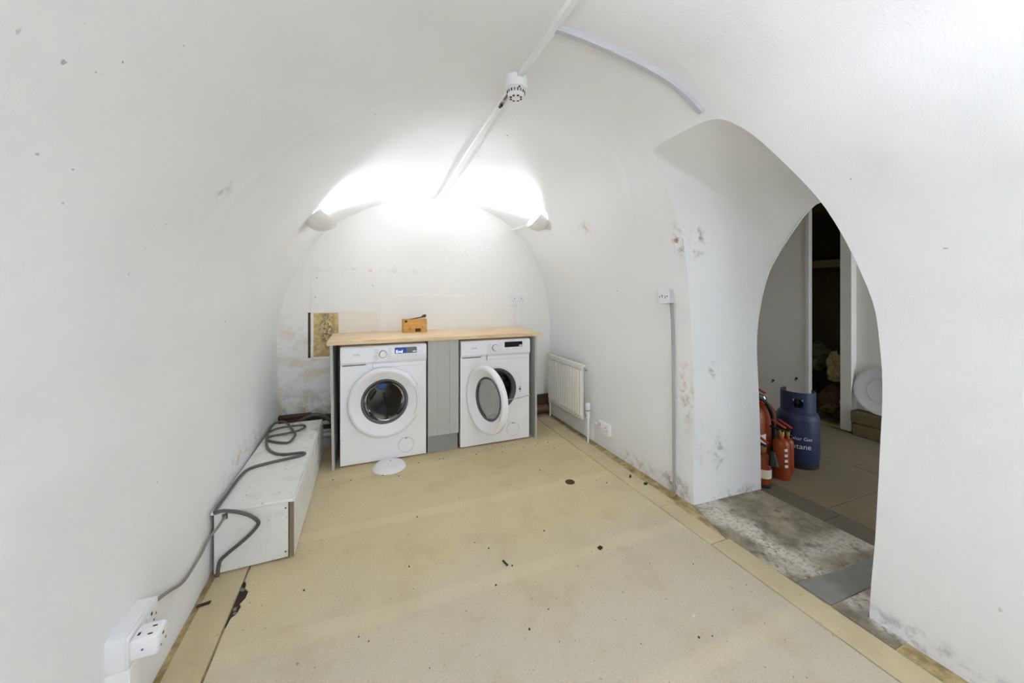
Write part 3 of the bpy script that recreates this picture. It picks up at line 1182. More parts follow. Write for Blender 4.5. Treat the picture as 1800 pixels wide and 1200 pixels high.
# cardboard box
cb = thing('cardboard_box', 'small brown cardboard box with an open flap on the worktop', 'box', (.402, 3.265, .899), (0, 0, .03))
k = MB()
k.box((-.097, -.05, 0), (.097, -.047, .112)).box((-.097, .047, 0), (.097, .05, .112)).box((-.097, -.05, 0), (-.094, .05, .112)).box((.094, -.05, 0), (.097, .05, .112)).box((-.097, -.05, 0), (.097, .05, .003))
k.build('carton', M['card'], cb)
MB().prism([(-.05, .108), (.093, .128), (.095, .150), (.075, .146), (.06, .130), (-.04, .112)], 1, -.03, .02).build('flap', M['card_dark'], cb)
MB().box((.0, -.0515, .008), (.045, -.0502, .035)).build('printed_mark', M['card_dark'], cb)
MB().box((-.088, -.0515, .088), (-.066, -.0502, .106)).build('tape_mark', M['card_dark'], cb)


# ------------------------------------------------------------------ washing machines
def make_washer(name, label, loc, lit):
    W = .298
    t = thing(name, label, 'washing machine', loc)
    # body: side, top, back walls round an open front
    k = MB()
    k.box((-W, .018, .012), (-W + .02, .525, .836), .003, 1).box((W - .02, .018, .012), (W, .525, .836), .003, 1)
    k.box((-W, .50, .012), (W, .525, .836), .003, 1).box((-W, .018, .012), (W, .525, .03), .003, 1)
    k.box((-W, -.012, .836), (W, .525, .852), .005, 2)
    k.build('body', M['enamel'], t)
    b = bmesh.new()
    n = 64
    rr, cz, top = .175, .44, .722
    inner, outer = [], []
    angs = [2 * PI * i / n for i in range(n)]
    for a in angs:
        c, s = math.cos(a), math.sin(a)
        inner.append(b.verts.new((rr * c, 0, cz + rr * s)))
        kx = W / abs(c) if abs(c) > 1e-6 else 1e9
        up = (top - cz) if s > 0 else (cz - .012)
        kz = up / abs(s) if abs(s) > 1e-6 else 1e9
        q = min(kx, kz)
        outer.append(b.verts.new((q * c, 0, cz + q * s)))
    for i in range(n):
        j = (i + 1) % n
        po, qo = outer[i].co, outer[j].co
        if abs(po.x - qo.x) > 1e-5 and abs(po.z - qo.z) > 1e-5:
            cn = b.verts.new((W * (1 if (po.x + qo.x) > 0 else -1), 0, top if (po.z + qo.z) / 2 > cz else .012))
            b.faces.new((inner[i], outer[i], cn, outer[j], inner[j]))
        else:
            b.faces.new((inner[i], outer[i], outer[j], inner[j]))
    ext = bmesh.ops.extrude_face_region(b, geom=b.faces[:])
    bmesh.ops.translate(b, verts=[v for v in ext['geom'] if isinstance(v, bmesh.types.BMVert)], vec=(0, .02, 0))
    bmesh.ops.recalc_face_normals(b, faces=b.faces)
    fm = MB()
    fm._add(b)
    fp = fm.build('front_plate', M['enamel'], t, 30)
    # faint pressed rings round the porthole
    for r in (.225, .196):
        MB().lathe([(r - .004, -.0005), (r - .002, .0022), (r + .002, .0022), (r + .004, -.0005)], 64, facing_front(0, 0, cz)).build('pressed_ring', M['enamel'], fp)
    # gasket and drum
    MB().lathe([(.178, .004), (.172, .006), (.160, -.004), (.148, -.02), (.150, -.05), (.175, -.06), (.18, -.03)], 48, facing_front(0, 0, cz), closed=True).build('gasket', M['rubber'], t)
    dm = MB().lathe([(.150, -.05), (.235, -.07), (.235, -.30), (.05, -.325), (0, -.325)], 48, facing_front(0, 0, cz)).build('drum', M['drum'], t)
    MB().lathe([(0, -.285), (.030, -.287), (.042, -.30), (.044, -.33), (0, -.33)], 24, facing_front(0, 0, cz)).build('drum_hub', M['hub_blue'], dm, label='blue round hub at the back of the drum')
    for q in range(8):
        a = 2 * PI * q / 8 + .2
        rbm = MB().box((.06, .306, -.006), (.19, .322, .006), .003, 1)
        rbm.bm.transform(Matrix.Translation((0, 0, cz)) @ Matrix.Rotation(-a, 4, 'Y'))
        rbm.build('drum_rib', M['chrome'], dm)
    for q in range(3):
        a = PI / 2 + q * 2 * PI / 3 + .4
        pm = Matrix.Translation((0, 0, cz)) @ Matrix.Rotation(-a, 4, 'Y')
        lb = MB().box((.18, .08, -.022), (.232, .295, .022), .012, 3)
        lb.bm.transform(pm)
        lb.build('drum_paddle', M['drum'], dm)
    # control panel: a slightly proud band with a slanted lower lip
    cp = MB().prism([(-.004, .722), (-.016, .734), (-.020, .742), (-.020, .838), (-.014, .848), (.02, .848), (.02, .722)], 0, -W, W, .002).build('control_panel', M['enamel'], t)
    MB().prism([(-.001, .690), (-.0045, .694), (-.0045, .720), (-.016, .733), (.01, .733), (.01, .690)], 0, -.085, W, .001).build('lower_lip', M['enamel'], t)
    # detergent drawer with finger recess
    dw = MB().box((-W + .004, -.0225, .737), (-.083, .01, .844), .002, 1).build('detergent_drawer', M['enamel'], t)
    MB().prism([(-W + .012, .714), (-W + .012, .734), (-.108, .734), (-.135, .714)], 1, -.0035, -.0012).build('finger_recess', M['recess_shade'], dw)  # flat shape without depth; the recess's shade is painted in its grey
    MB().box((-.0835, -.0203, .690), (-.0825, -.0005, .846)).build('panel_seam', M['recess'], t)
    text('lettering', 'LOGIK', .013, M['grey_mark'], dw, (-.214, -.0226, .790), (PI / 2, 0, 0), align='LEFT', sx=1.15)
    # dial
    dl = MB().lathe([(0, 0), (.0275, 0), (.0275, .006), (0, .006)], 32, facing_front(-.014, -.019, .790)).build('dial_skirt', M['grey_mark'], t)
    MB().lathe([(0, .004), (.024, .004), (.0245, .016), (.022, .022), (.0, .022)], 32, facing_front(-.014, -.019, .790)).build('dial', M['door_white'], dl)
    for side in (-1, 1):
        k = MB()
        for i in range(7):
            ww = .026 * random.uniform(.7, 1)
            x = -.014 + side * .034
            x0 = x if side > 0 else x - ww
            z = .826 - i * .0115
            k.box((x0, -.0207, z), (x0 + ww, -.0196, z + .0014))
        k.build('programme_marks', M['grey_mark'] if lit else M['recess'], cp)
    # display
    sc = MB().box((.068, -.0225, .788), (.226, -.018, .832), .002, 1).build('display', M['screen'], t)
    if lit:
        MB().box((.071, -.0232, .791), (.150, -.0222, .829)).build('lit_window', M['lcd_blue'], sc)
        text('lettering', 'End', .029, M['lcd_text'], sc, (.074, -.0236, .7935), (PI / 2, 0, 0), sx=1.15)
    kb = MB().prism([(.196, .7925), (.194, .806), (.200, .803), (.205, .8065), (.209, .8045), (.213, .8065), (.218, .803), (.223, .806), (.221, .7925)], 1, -.0236, -.0222)
    kb.build('start_icon', M['white_ink'], sc)
    k = MB()
    for x in (.080, .108, .136, .164, .190, .215):
        k.box((x, -.0207, .772), (x + .013, -.0196, .7736)).box((x + .002, -.0207, .766), (x + .011, -.0196, .7672))
    k.build('button_marks', M['recess'], cp)
    text('lettering', '8kg 1400', .006, M['recess'], cp, (.232, -.0202, .838), (PI / 2, 0, 0))
    # filter cover
    fc = MB().lathe([(0, .0015), (.0545, .0015), (.0555, -.001), (0, -.001)], 40, facing_front(.150, 0, .10)).build('filter_cover', M['enamel'], t)
    MB().lathe([(.0545, -.0005), (.0550, .0022), (.0565, .0022), (.057, -.0005)], 40, facing_front(.150, 0, .10)).build('cover_rim', M['recess'], fc)
    MB().box((.141, -.003, .146), (.160, -.001, .1515), .0005, 1).build('cover_slot', M['grey_mark'], fc)
    for sx_ in (-1, 1):
        for yy in (.05, .47):
            MB().cyl((sx_ * .25, yy, -.0), (sx_ * .25, yy, .014), .022, 14, bevel=.003).build('foot', M['black'], t)
    return t


def washer_door(t, hinge_ang):
    """door built in hinge coordinates: hinge on the z axis at x=0, disc centre at x=.262"""
    d = bpy.data.objects.new('door', None)
    d.empty_display_size = .03
    C.objects.link(d)
    d.parent = t
    DX = .20 if hinge_ang else .262
    d.location = (-DX, -.035 if hinge_ang else -.002, .44)
    d.rotation_euler = (0, 0, -hinge_ang)
    F = facing_front(DX, 0, 0)
    MB().lathe([(.246, .002), (.254, .010), (.2545, .026), (.249, .037), (.238, .044), (.228, .045), (.220, .041), (.195, .024), (.170, .008), (.163, .003), (.163, -.006), (.20, -.004)], 72, F, closed=True).build('door_ring', M['door_white'], d, 50)
    MB().lathe([(.166, .003), (.160, .008), (.150, .004), (.146, -.004), (.155, -.008), (.165, -.006)], 64, F, closed=True).build('glass_rim', M['rubber'], d)
    gl = M['glass_clear'] if hinge_ang > .2 else M['glass']
    MB().lathe([(.152, .002), (.12, -.001), (.0, -.003), (.0, -.007), (.118, -.006), (.146, -.004)], 48, F).build('glass_front', gl, d)
    # bowl of the glass pushing into the drum
    MB().lathe([(.150, .004), (.146, -.02), (.128, -.060), (.118, -.078), (.100, -.086), (.05, -.090), (0, -.091), (0, -.086), (.05, -.085), (.097, -.081), (.112, -.075), (.122, -.058), (.140, -.02), (.144, .004)], 48, F, closed=False).build('glass_bowl', gl, d)
    # handle segment at the free edge
    MB().lathe([(.226, .038), (.244, .050), (.262, .047), (.2625, .014), (.250, .014)], 20, F, closed=True, arc=(math.radians(-26), math.radians(26))).build('handle', M['door_white'], d)
    MB().lathe([(.2235, .0405), (.2245, .0465), (.2265, .0465), (.2275, .0425)], 20, F, closed=True, arc=(math.radians(-27), math.radians(27))).build('handle_seam', M['recess'], d)
    MB().box((DX - .244, -.012, -.04), (DX - .215, .003, .04), .003, 1).build('hinge', M['grey_plastic'], d)
    return d


w1 = make_washer('washing_machine', 'white washing machine with closed door and lit display reading End', (.142, 2.868, 0), True)
washer_door(w1, 0)
w2 = make_washer('washing_machine', 'white washing machine with round door swung open and unlit display', (1.006, 2.868, 0), False)
washer_door(w2, math.radians(73))
MB().box((.205, -.0015, .422), (.222, .001, .434)).build('latch_slot', M['black'], w2)
for z in (.444, .412):
    MB().cyl((.213, .001, z), (.213, -.002, z), .005, 10).build('latch_screw', M['grey_mark'], w2)
c = MB().tube([(.02, -.05, .372), (.06, -.014, .350), (.14, -.010, .352), (.22, -.010, .358), (.27, -.008, .366), (.302, -.008, .368), (.305, .02, .37)], .0035, 6, 5).build('cord', M['cord'])
tag(c, 'thin grey cord running from the open door across the machine front', 'cord').location = (1.006, 2.868, 0)

# white dome on the floor under the closed machine
dm = thing('dome_cover', 'white dished plastic cover lying on the floor under the closed washing machine', 'cover', (.165, 2.752, 0))
MB().lathe([(.110, 0), (.115, .003), (.114, .008), (.095, .028), (.088, .032), (.080, .0335), (0, .035), (0, .031), (.08, .030), (.106, .008), (.108, 0)], 48).build('shell', M['plastic'], dm)
MB().cyl((.01, .03, .0335), (.01, .03, .037), .004, 10).build('screw_cap', M['grey_mark'], dm)

# ------------------------------------------------------------------ long white boxing at the left wall
bx = thing('pipe_boxing', 'long low white painted boxing along the left wall', 'boxing', (-.46, 1.985, 0), (0, 0, -.012))
L = 1.16
MB().prism([(-.150, .004), (.132, .010), (.132, .262), (-.10, .262), (-.10, .236), (-.122, .236), (-.122, .262), (-.150, .262)], 1, .0, .016).build('end_board', M['boxing'], bx)
MB().box((-.154, .016, .18), (-.112, .03, .262)).build('batten', M['raw_ply'], bx)
MB().box((.138, -.002, .006), (.157, L, .262), .0015, 1).build('side_board', M['boxing'], bx)
MB().box((.1375, -.0028, .008), (.1565, -.0015, .2615)).build('raw_edge', M['edge_brown'], bx)
MB().box((-.162, -.004, .263), (.152, L, .277), .002, 1).build('top_board', M['boxing'], bx)
for z in (.238, .036):
    MB().cyl((.122, .001, z), (.122, -.0015, z), .0036, 10).build('screw', M['black'], bx)

coil = [(-0.600, 1.965), (-0.600, 2.146), (-0.595, 2.306), (-0.572, 2.386), (-0.501, 2.422), (-0.409, 2.446), (-0.34, 2.466), (-0.325, 2.485), (-0.345, 2.506), (-0.42, 2.515), (-0.484, 2.549), (-0.54, 2.64), (-0.578, 2.769), (-0.600, 2.903), (-0.602, 3.027), (-0.594, 3.10), (-0.567, 3.13), (-0.535, 3.11), (-0.492, 3.02), (-0.451, 2.901), (-0.426, 2.826), (-0.423, 2.762), (-0.444, 2.712), (-0.485, 2.719), (-0.54, 2.76), (-0.584, 2.811), (-0.592, 2.85), (-0.575, 2.865), (-0.54, 2.845), (-0.477, 2.857), (-0.415, 2.886), (-0.385, 2.942), (-0.397, 2.983), (-0.431, 2.996), (-0.501, 3.001), (-0.562, 2.98), (-0.59, 2.936)]
pts = [(-.588, 1.955, .010), (-.583, 1.962, .066), (-.556, 1.966, .093), (-.515, 1.966, .123), (-.477, 1.966, .154), (-.451, 1.966, .181), (-.440, 1.966, .201), (-.447, 1.964, .218), (-.472, 1.962, .244), (-.515, 1.958, .271), (-.568, 1.955, .290)]
for i, (x, y) in enumerate(coil):
    z = .286
    if 14 <= i <= 21:
        z += .012
    if i == 0:
        z = .288
    pts.append((x, y, z + (.010 if i > 27 else 0)))
tag(MB().tube(pts, .0075, 8, 4).build('coiled_cable', M['cable']), 'dark grey cable looped on the white boxing and hanging over its end', 'cable')
tag(MB().tube([(-.571, 2.03, .249), (-.571, 1.98, .247), (-.585, 1.955, .225), (-.612, 1.93, .192), (-.614, 1.858, .176), (-.614, 1.71, .178), (-.612, 1.586, .229), (-.602, 1.485, .274), (-.596, 1.415, .298)], .0055, 8, 5).build('flex', M['cable_light']),
    'thin grey cable from the left wall socket into the notch of the boxing', 'cable')
tag(MB().tube([(-.56, 3.22, .13), (-.467, 3.25, .235), (-.409, 3.25, .272), (-.347, 3.25, .285), (-.291, 3.25, .265), (-.250, 3.25, .23), (-.232, 3.255, .205)], .0145, 10, 5).build('waste_hose', M['hose']),
    'thick dark grey hose arching behind the boxing into the worktop end', 'hose')
lp = thing('low_pipes', 'pale grey pipes running low along the back wall behind the boxing', 'pipe', (-.42, 3.3, 0))
MB().cyl((-.18, 0, .20), (.185, 0, .20), .016, 12).build('pipe', M['grey_plastic'], lp)
MB().cyl((-.18, 0, .10), (.185, 0, .10), .02, 12).build('pipe', M['grey_plastic'], lp)
MB().box((-.20, .02, .0), (.19, .062, .13), .004, 1).build('duct', M['grey_plastic'], lp)



# ------------------------------------------------------------------ sockets and trunking
def double_socket(name, label, loc, rotz, rotx=0, depth=.034, switches=True):
    """face towards local -y; box .146 x .086"""
    t = thing(name, label, 'socket', loc, (rotx, 0, rotz))
    MB().box((-.073, -depth, -.043), (.073, .004, .043), .003, 2).build('back_box', M['plastic'], t)
    fp = MB().box((-.0735, -depth - .008, -.0435), (.0735, -depth + .001, .0435), .0035, 2).build('face_plate', M['plastic'], t)
    for s in (-1, 1):
        x = s * .036
        k = MB()
        k.box((x - .0035, -depth - .0086, .012), (x + .0035, -depth - .0075, .021)).box((x - .015, -depth - .0086, -.012), (x - .009, -depth - .0075, -.008)).box((x + .009, -depth - .0086, -.012), (x + .015, -depth - .0075, -.008))
        k.build('pin_holes', M['black'], fp)
        MB().box((s * .012 - .005, -depth - .012, .008), (s * .012 + .005, -depth - .006, .026), .0015, 1).build('rocker_switch', M['plastic'], fp)
        MB().cyl((s * .06, -depth - .0075, 0), (s * .06, -depth - .009, 0), .003, 8).build('screw', M['grey_mark'], fp)
    return t


double_socket('double_socket', 'white double socket on the back wall above the worktop', (1.425, 3.42, 1.162), 0, depth=.012)
tag(MB().box((1.413, 3.408, .895), (1.439, 3.424, 1.119), .002, 1).build('socket_trunking', M['trunk']), 'white vertical trunking from the worktop up to the back wall socket', 'trunking')
# low right wall
double_socket('double_socket', 'white double socket low on the right wall past the radiator', (1.787, 2.454, .162), -PI / 2, depth=.026)
tag(MB().box((1.765, 2.53, .145), (1.795, 2.632, .168), .002, 1).build('socket_trunking', M['trunk']), 'short white trunking between the radiator valve and low right socket', 'trunking')
# left wall, near the camera
double_socket('double_socket', 'white double socket low on the left wall holding a plug adaptor', (-.624, 1.348, .288), PI / 2, depth=.044)
tag(MB().box((-.628, 1.276, -.01), (-.572, 1.325, .244), .002, 1).build('socket_trunking', M['trunk']), 'white vertical trunking from the floor up to the left wall socket', 'trunking')
ad = thing('plug_adaptor', 'white cube plug adaptor pushed into the left wall socket', 'adaptor', (-.57, 1.290, .298))
MB().box((.001, -.030, -.024), (.062, .030, .030), .008, 3).build('body', M['plastic'], ad)
k = MB()
k.box((.012, -.014, .0296), (.018, -.004, .0304)).box((.036, -.020, .0296), (.046, -.015, .0304)).box((.036, .006, .0296), (.046, .011, .0304))
k.box((.0616, -.006, .010), (.0624, .002, .016)).box((.0616, -.016, -.012), (.0624, -.010, -.008)).box((.0616, .008, -.012), (.0624, .014, -.008))
k.build('pin_holes', M['black'], ad)
MB().cyl((.03, -.0298, .002), (.03, -.0306, .002), .003, 10).build('screw', M['grey_mark'], ad)
# right wall fused box
wx = vault0(pof(1.76, 1.21), 1.76)[0]
sw = thing('switched_outlet', 'white outlet box on the right wall beside the archway', 'socket', (wx, 1.762, 1.213), (0, math.radians(-5), -PI / 2))
MB().box((-.043, -.034, -.043), (.043, .006, .043), .002, 1).build('back_box', M['grey_plastic'], sw)
fp = MB().box((-.0435, -.041, -.0435), (.0435, -.033, .0435), .003, 2).build('face_plate', M['plastic'], sw)
MB().cyl((-.030, -.0405, 0), (-.030, -.042, 0), .004, 8).build('screw', M['black'], fp)
MB().cyl((.030, -.0405, 0), (.030, -.042, 0), .004, 8).build('screw', M['black'], fp)
MB().box((-.012, -.043, -.006), (-.006, -.0405, .012), .001, 1).box((-.017, -.0425, .004), (-.012, -.0405, .008)).build('rocker_switch', M['grey_mark'], fp)
MB().box((.012, -.043, -.014), (.018, -.0405, .006), .001, 1).build('fuse_slot', M['grey_mark'], fp)
# conduit beneath, following the wall
ps = frange(pof(1.76, 1.172), PT - .002, .06)
tag(MB().tube([vault_pt(p_, 1.735 + .016 * (k_ / len(ps)), .010) for k_, p_ in enumerate(ps)], .0085, 8, 1).build('outlet_conduit', M['conduit']), 'thin grey conduit dropping from the outlet box to the floor', 'conduit')


# ------------------------------------------------------------------ radiator
rd = thing('radiator', 'cream panel radiator low on the right wall beyond the socket', 'radiator', (1.70, 2.66, .172))
LR, HR = .605, .445
pan = MB()
b = bmesh.new()
prof = []
nr = 15
pitch = LR / nr
for i in range(nr):
    y = i * pitch
    prof += [(y, 0), (y + pitch * .28, 0), (y + pitch * .38, -.011), (y + pitch * .88, -.011), (y + pitch * .98, 0)]
prof.append((LR, 0))
z0, z1 = .035, HR - .035
A = [b.verts.new((x, y, z0)) for y, x in prof]
B = [b.verts.new((x, y, z1)) for y, x in prof]
for i in range(len(prof) - 1):
    b.faces.new((A[i], A[i + 1], B[i + 1], B[i]))
pan._add(b)
pan.box((-.006, 0, 0), (.004, LR, .036), .003, 1).box((-.006, 0, HR - .036), (.004, LR, HR), .003, 1).box((.003, 0, 0), (.012, LR, HR), .002, 1)
pan.build('panel', M['rad'], rd, 25)
MB().box((-.006, -.004, HR - .004), (.030, LR, HR + .014), .006, 2).build('top_cap', M['rad'], rd)
k = MB()
for i in range(24):
    k.box((-.0075, .02 + i * .024, HR - .030), (-.0055, .034 + i * .024, HR - .024))
k.build('grille_slots', M['recess'], rd)
k = MB().cyl((.022, .0, HR - .028), (.022, -.028, HR - .028), .009, 12, bevel=.002)
k.build('bleed_plug', M['chrome'], rd)
for y in (.10, LR - .13):
    MB().box((.010, y, .08), (.078, y + .03, HR - .05), .002, 1).build('bracket', M['rad'], rd)
MB().cyl((.025, .0, .04), (.025, -.06, .04), .011, 12).build('valve_tail', M['chrome'], rd)
v = MB().cyl((.020, -.055, .03), (.020, -.055, .075), .016, 16, bevel=.003).build('valve_body', M['plastic'], rd)
MB().lathe([(0, .078), (.018, .078), (.022, .085), (.022, .095), (.0235, .10), (.0235, .145), (.020, .152), (0, .153)], 20, Matrix.Translation((.020, -.055, 0))).build('thermostat_head', M['plastic'], v)
MB().lathe([(.0225, .092), (.0245, .094), (.0245, .098), (.0225, .1)], 20, Matrix.Translation((.020, -.055, 0)), closed=True).build('dial_ring', M['grey_mark'], v)
MB().cyl((.020, -.055, .03), (.020, -.055, -.172), .008, 10).build('supply_pipe', M['trunk'], rd)
MB().tube([(.02, LR + .0, .03), (.02, LR + .03, .02), (.03, LR + .035, -.06), (.035, LR + .04, -.172)], .008, 8, 4).build('return_pipe', M['trunk'], rd)
for y in (.09, .05):
    MB().cyl((-.008, y, .02), (-.005, y, .02), .004, 8).build('rust_chip', M['rust'], rd)
tag(MB().cyl((1.385, 3.345, .075), (1.72, 3.345, .075), .036, 16).build('heating_pipe', M['copper']), 'dull brown pipe in the corner below the radiator end', 'pipe')

# ------------------------------------------------------------------ ceiling trunking and smoke detector
PC = pof(.645, 2.215)


def run_trunk(name, ya, yb_, x, w, h, mat, label=None, cat='trunking', parent=None, base=0.0):
    Y = frange(ya, yb_, .06)
    P, N, S = [], [], []
    for y in Y:
        p_ = pof(x(y) if callable(x) else x, 2.21)
        # refine so that x matches
        q = vault_pt(p_, y, base)
        P.append(q)
        N.append(vnormal(p_, y))
        n = N[-1]
        S.append(Vector((n.z, 0, -n.x)) * -1)
    o = MB().strip(P, N, S, w, h).build(name, mat, parent, 30)
    if label:
        tag(o, label, cat)
    return o


run_trunk('ceiling_trunking', -1.88, 1.535, .645, .030, .020, M['trunk'], 'straight white trunking along the vault crown from overhead to the smoke detector')
far = thing('ceiling_trunking', 'white trunking along the crown from the smoke detector to the back wall', 'trunking')
run_trunk('cover', 1.80, 3.42, lambda y: .655 - .03 * (y - 1.8) / 1.62, .030, .020, M['trunk'], parent=far)
for dx in (-.0125, .0125):
    run_trunk('channel_side', 1.60, 1.80, .652 + dx, .005, .018, M['trunk'], parent=far)
run_trunk('exposed_cable', 1.60, 1.80, .652, .018, .006, M['cable_light'], parent=far)
MB().cyl((.652, 1.77, 2.19), (.652, 1.80, 2.195), .006, 8).build('cable_end', M['black'], far)
# arched trunking down towards the archway
Pp = frange(pof(.655, 2.215), pof(1.423, 2.062), .045)
tag(MB().strip([vault_pt(p_, 1.205 + .03 * (k_ / (len(Pp) - 1)), 0) for k_, p_ in enumerate(Pp)], [vnormal(p_, 1.22) for p_ in Pp], [Vector((0, 1, 0))] * len(Pp), .026, .021).build('arched_trunking', M['grey_plastic'], None, 30),
    'curved white trunking bent along the vault above the archway', 'trunking')

sd = thing('smoke_detector', 'round white smoke detector on the vault crown', 'smoke detector', (.645, 1.565, 2.216), (PI, 0, 0))
MB().lathe([(0, -.004), (.053, -.004), (.054, .004), (.053, .042), (.048, .050), (0, .050)], 36).build('base', M['plastic'], sd)
hd = MB().lathe([(0, .048), (.040, .048), (.042, .054), (.041, .064), (.0385, .078), (.030, .088), (.02, .091), (0, .092)], 36).build('head', M['plastic'], sd)
for q in range(18):
    a = 2 * PI * q / 18
    m4 = Matrix.Rotation(a, 4, 'Z')
    k = MB().box((.0385, -.003, .062), (.0425, .003, .074))
    k.bm.transform(m4)
    k.build('vent_slot', M['rust'] if q % 2 else M['grey_mark'], hd)
for q in range(8):
    a = 2 * PI * q / 8
    k = MB().box((.020, -.005, .0865), (.029, .005, .0915))
    k.bm.transform(Matrix.Rotation(a, 4, 'Z'))
    k.build('vent_slot', M['rust'], hd)
MB().cyl((.0, .0415, .058), (.0, .0435, .058), .0045, 12).build('indicator_lamp', M['black'], hd)


# ------------------------------------------------------------------ uplighter wall lamps
def sconce(Y, p, label, watts, group='uplighters on the vault'):
    o = vault_pt(p, Y, .003)
    n = vnormal(p, Y)
    up = Vector((-n.z, 0, n.x))
    if up.z < 0:
        up = -up
    ax = Vector((0, 1, 0))
    xx = n.cross(up)            # along the tunnel
    m = Matrix((xx, n, up)).transposed().to_4x4()
    t = thing('uplighter', label, 'wall lamp', o, (0, 0, 0), group)
    t.rotation_euler = m.to_euler()
    w, pr, h, th = .100, .130, .135, .006
    b = bmesh.new()
    nphi, nd = 28, 12

    def shell(w, pr, h, top):
        g = []
        for j in range(nd + 1):
            a = (PI / 2) * j / nd
            s, d = math.cos(a) ** .8, math.sin(a)
            row = []
            for i in range(nphi + 1):
                f = PI * i / nphi
                row.append(b.verts.new((w * s * math.cos(f), pr * s * math.sin(f), top - (h - (0)) * d)))
            g.append(row)
        return g
    outg = shell(w, pr, h, 0)
    ing = shell(w - th, pr - th, h - th, 0)
    for g in (outg, ing):
        for j in range(nd):
            for i in range(nphi):
                b.faces.new((g[j][i], g[j][i + 1], g[j + 1][i + 1], g[j + 1][i]))
    for i in range(nphi):
        b.faces.new((outg[0][i], outg[0][i + 1], ing[0][i + 1], ing[0][i]))
    bmesh.ops.remove_doubles(b, verts=b.verts, dist=1e-5)
    k = MB()
    k._add(b)
    k.build('bowl', M['shade'], t, 50)
    MB().box((-.035, -.014, -.095), (.035, .006, -.03), .002, 1).build('back_plate', M['plastic'], t)
    MB().cyl((0, .004, -.095), (0, .035, -.095), .012, 14).build('lamp_holder', M['plastic'], t)
    MB().lathe([(0, 0), (.008, 0), (.010, .006), (.008, .012), (0, .014)], 16, Matrix.Translation((0, .044, -.112))).build('bulb', M['bulb'], t)
    ld = bpy.data.lights.new('uplighter_light', 'POINT')
    ld.energy = watts
    ld.color = LAMP_COL
    ld.shadow_soft_size = .016
    lo_ = bpy.data.objects.new('uplighter_light', ld)
    C.objects.link(lo_)
    lo_.parent = t
    lo_.location = (0, .042, -.080)
    return t


pl = pof(-.262, 1.785)
pr_ = pof(1.395, 1.925)
sconce(2.80, pl, 'white half bowl uplighter on the vault left of the back wall', SCONCE_W)
sconce(2.88, pr_, 'white half bowl uplighter with trunking, on the vault right of the back wall', SCONCE_W)
sconce(-.15, pof(-.36, 1.76), 'added fill uplighter, unseen behind the viewpoint on the left', ADDED_FILL_W)  # this lamp and the next are added out of view for fill
sconce(-.85, pof(1.55, 1.92), 'added fill uplighter, unseen behind the viewpoint on the right', ADDED_FILL_W)
Yl = frange(2.95, 3.42, .06)
pA, pB_ = pof(1.42, 1.865), pof(1.365, 1.85)
tag(MB().strip([vault_pt(pA + (pB_ - pA) * i / (len(Yl) - 1), y) for i, y in enumerate(Yl)], [vnormal(pA, y) for y in Yl], [Vector((-vnormal(pA, y).z, 0, vnormal(pA, y).x)) for y in Yl], .024, .016).build('lamp_trunking', M['trunk'], None, 30),
    'short white trunking from the right uplighter to the back wall', 'trunking')

# ------------------------------------------------------------------ bits on the floor
cap = thing('rusty_cap', 'round rusty metal cap set flush in the beige floor', 'cap', (1.249, 2.102, 0))
MB().lathe([(0, -.006), (.030, -.006), (.031, .0025), (.024, .004), (.022, .002), (.008, .002), (.006, .004), (0, .0045)], 28).build('disc', M['rust'], cap)
MB().lathe([(.012, .0018), (.014, .0038), (.016, .0018)], 24).build('groove', M['crumb_dark'], cap)


def bit(name, x, y, sx_, sy_, h, rz, mat, label, z=0.0):
    k = MB().box((-sx_, -sy_, 0), (sx_, sy_, h), min(sx_, sy_, h) * .35, 1)
    for v in k.bm.verts:
        v.co += Vector((noise.noise(v.co * 90), noise.noise(v.co * 90 + Vector((3, 0, 0))), 0)) * min(sx_, sy_) * .4
    o = tag(k.build(name, mat), label, 'debris')
    o.location = (x, y, z)
    o.rotation_euler = (0, 0, rz)
    return o


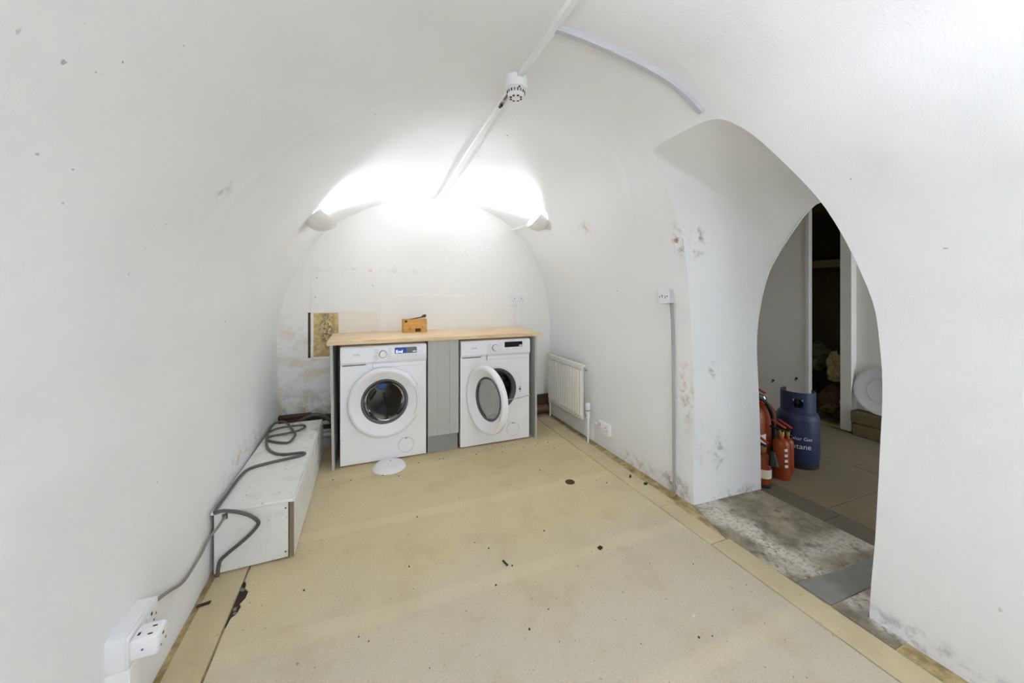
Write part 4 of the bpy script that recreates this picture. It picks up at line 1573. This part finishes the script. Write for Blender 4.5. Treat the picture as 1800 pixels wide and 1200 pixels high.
bit('brown_stone', 1.059, 1.500, .012, .009, .010, .4, M['crumb_dark'], 'small brown stone on the beige floor, largest crumb before the archway')
bit('dark_twig', .598, 1.579, .005, .020, .006, .25, M['crumb_dark'], 'dark curved sliver lying alone mid floor')
bit('black_fixing', 1.660, 2.011, .016, .006, .008, .8, M['black'], 'black plastic scrap on the right floor strip, farther of the two', .001)
bit('black_fixing', 1.688, 1.896, .014, .010, .010, .5, M['black'], 'black plastic scrap on the right floor strip, nearer of the two', .001)
bit('slot_stand_in', -.590, 1.812, .022, .007, .006, .1, M['crumb_dark'], 'flat dark piece standing in for a slot in the left floor strip', .0005)  # added dark piece where the strip has a slot
bit('dirt_clump', 1.752, 1.742, .022, .018, .020, .5, M['dirt'], 'small dirt clump at the foot of the grey conduit', -.008)
crumbs = MB()
for k in range(110):
    x = random.uniform(-.4, 1.55)
    y = random.choice((random.uniform(.8, 2.8), random.uniform(2.6, 2.85)))
    s = random.choice((.001, .0014, .002, .003))
    crumbs.box((x - s, y - s, -.001), (x + s * 1.4, y + s, s * 1.2), s * .3, 1, rot=Matrix.Rotation(random.uniform(0, 3), 3, 'Z'))
o = crumbs.build('dark_crumbs', M['crumb_dark'])
o['kind'] = 'stuff'
o['label'] = 'scattered dark crumbs and grit on the beige floor'
o['category'] = 'debris'
crumbs = MB()
for k in range(60):
    q = random.random()
    if q < .4:
        x, y = random.uniform(.7, 1.3), random.uniform(2.74, 2.86)
    elif q < .7:
        x, y = random.uniform(-.45, -.2), random.uniform(2.1, 2.7)
    else:
        x, y = random.uniform(-.3, 1.5), random.uniform(.8, 2.7)
    s = random.choice((.0018, .0025, .0035, .005))
    crumbs.box((x - s, y - s, -.001), (x + s * 1.3, y + s, s * 1.2), s * .3, 1, rot=Matrix.Rotation(random.uniform(0, 3), 3, 'Z'))
o = crumbs.build('pale_crumbs', M['crumb_pale'])
o['kind'] = 'stuff'
o['label'] = 'scattered pale plaster crumbs on the beige floor'
o['category'] = 'debris'
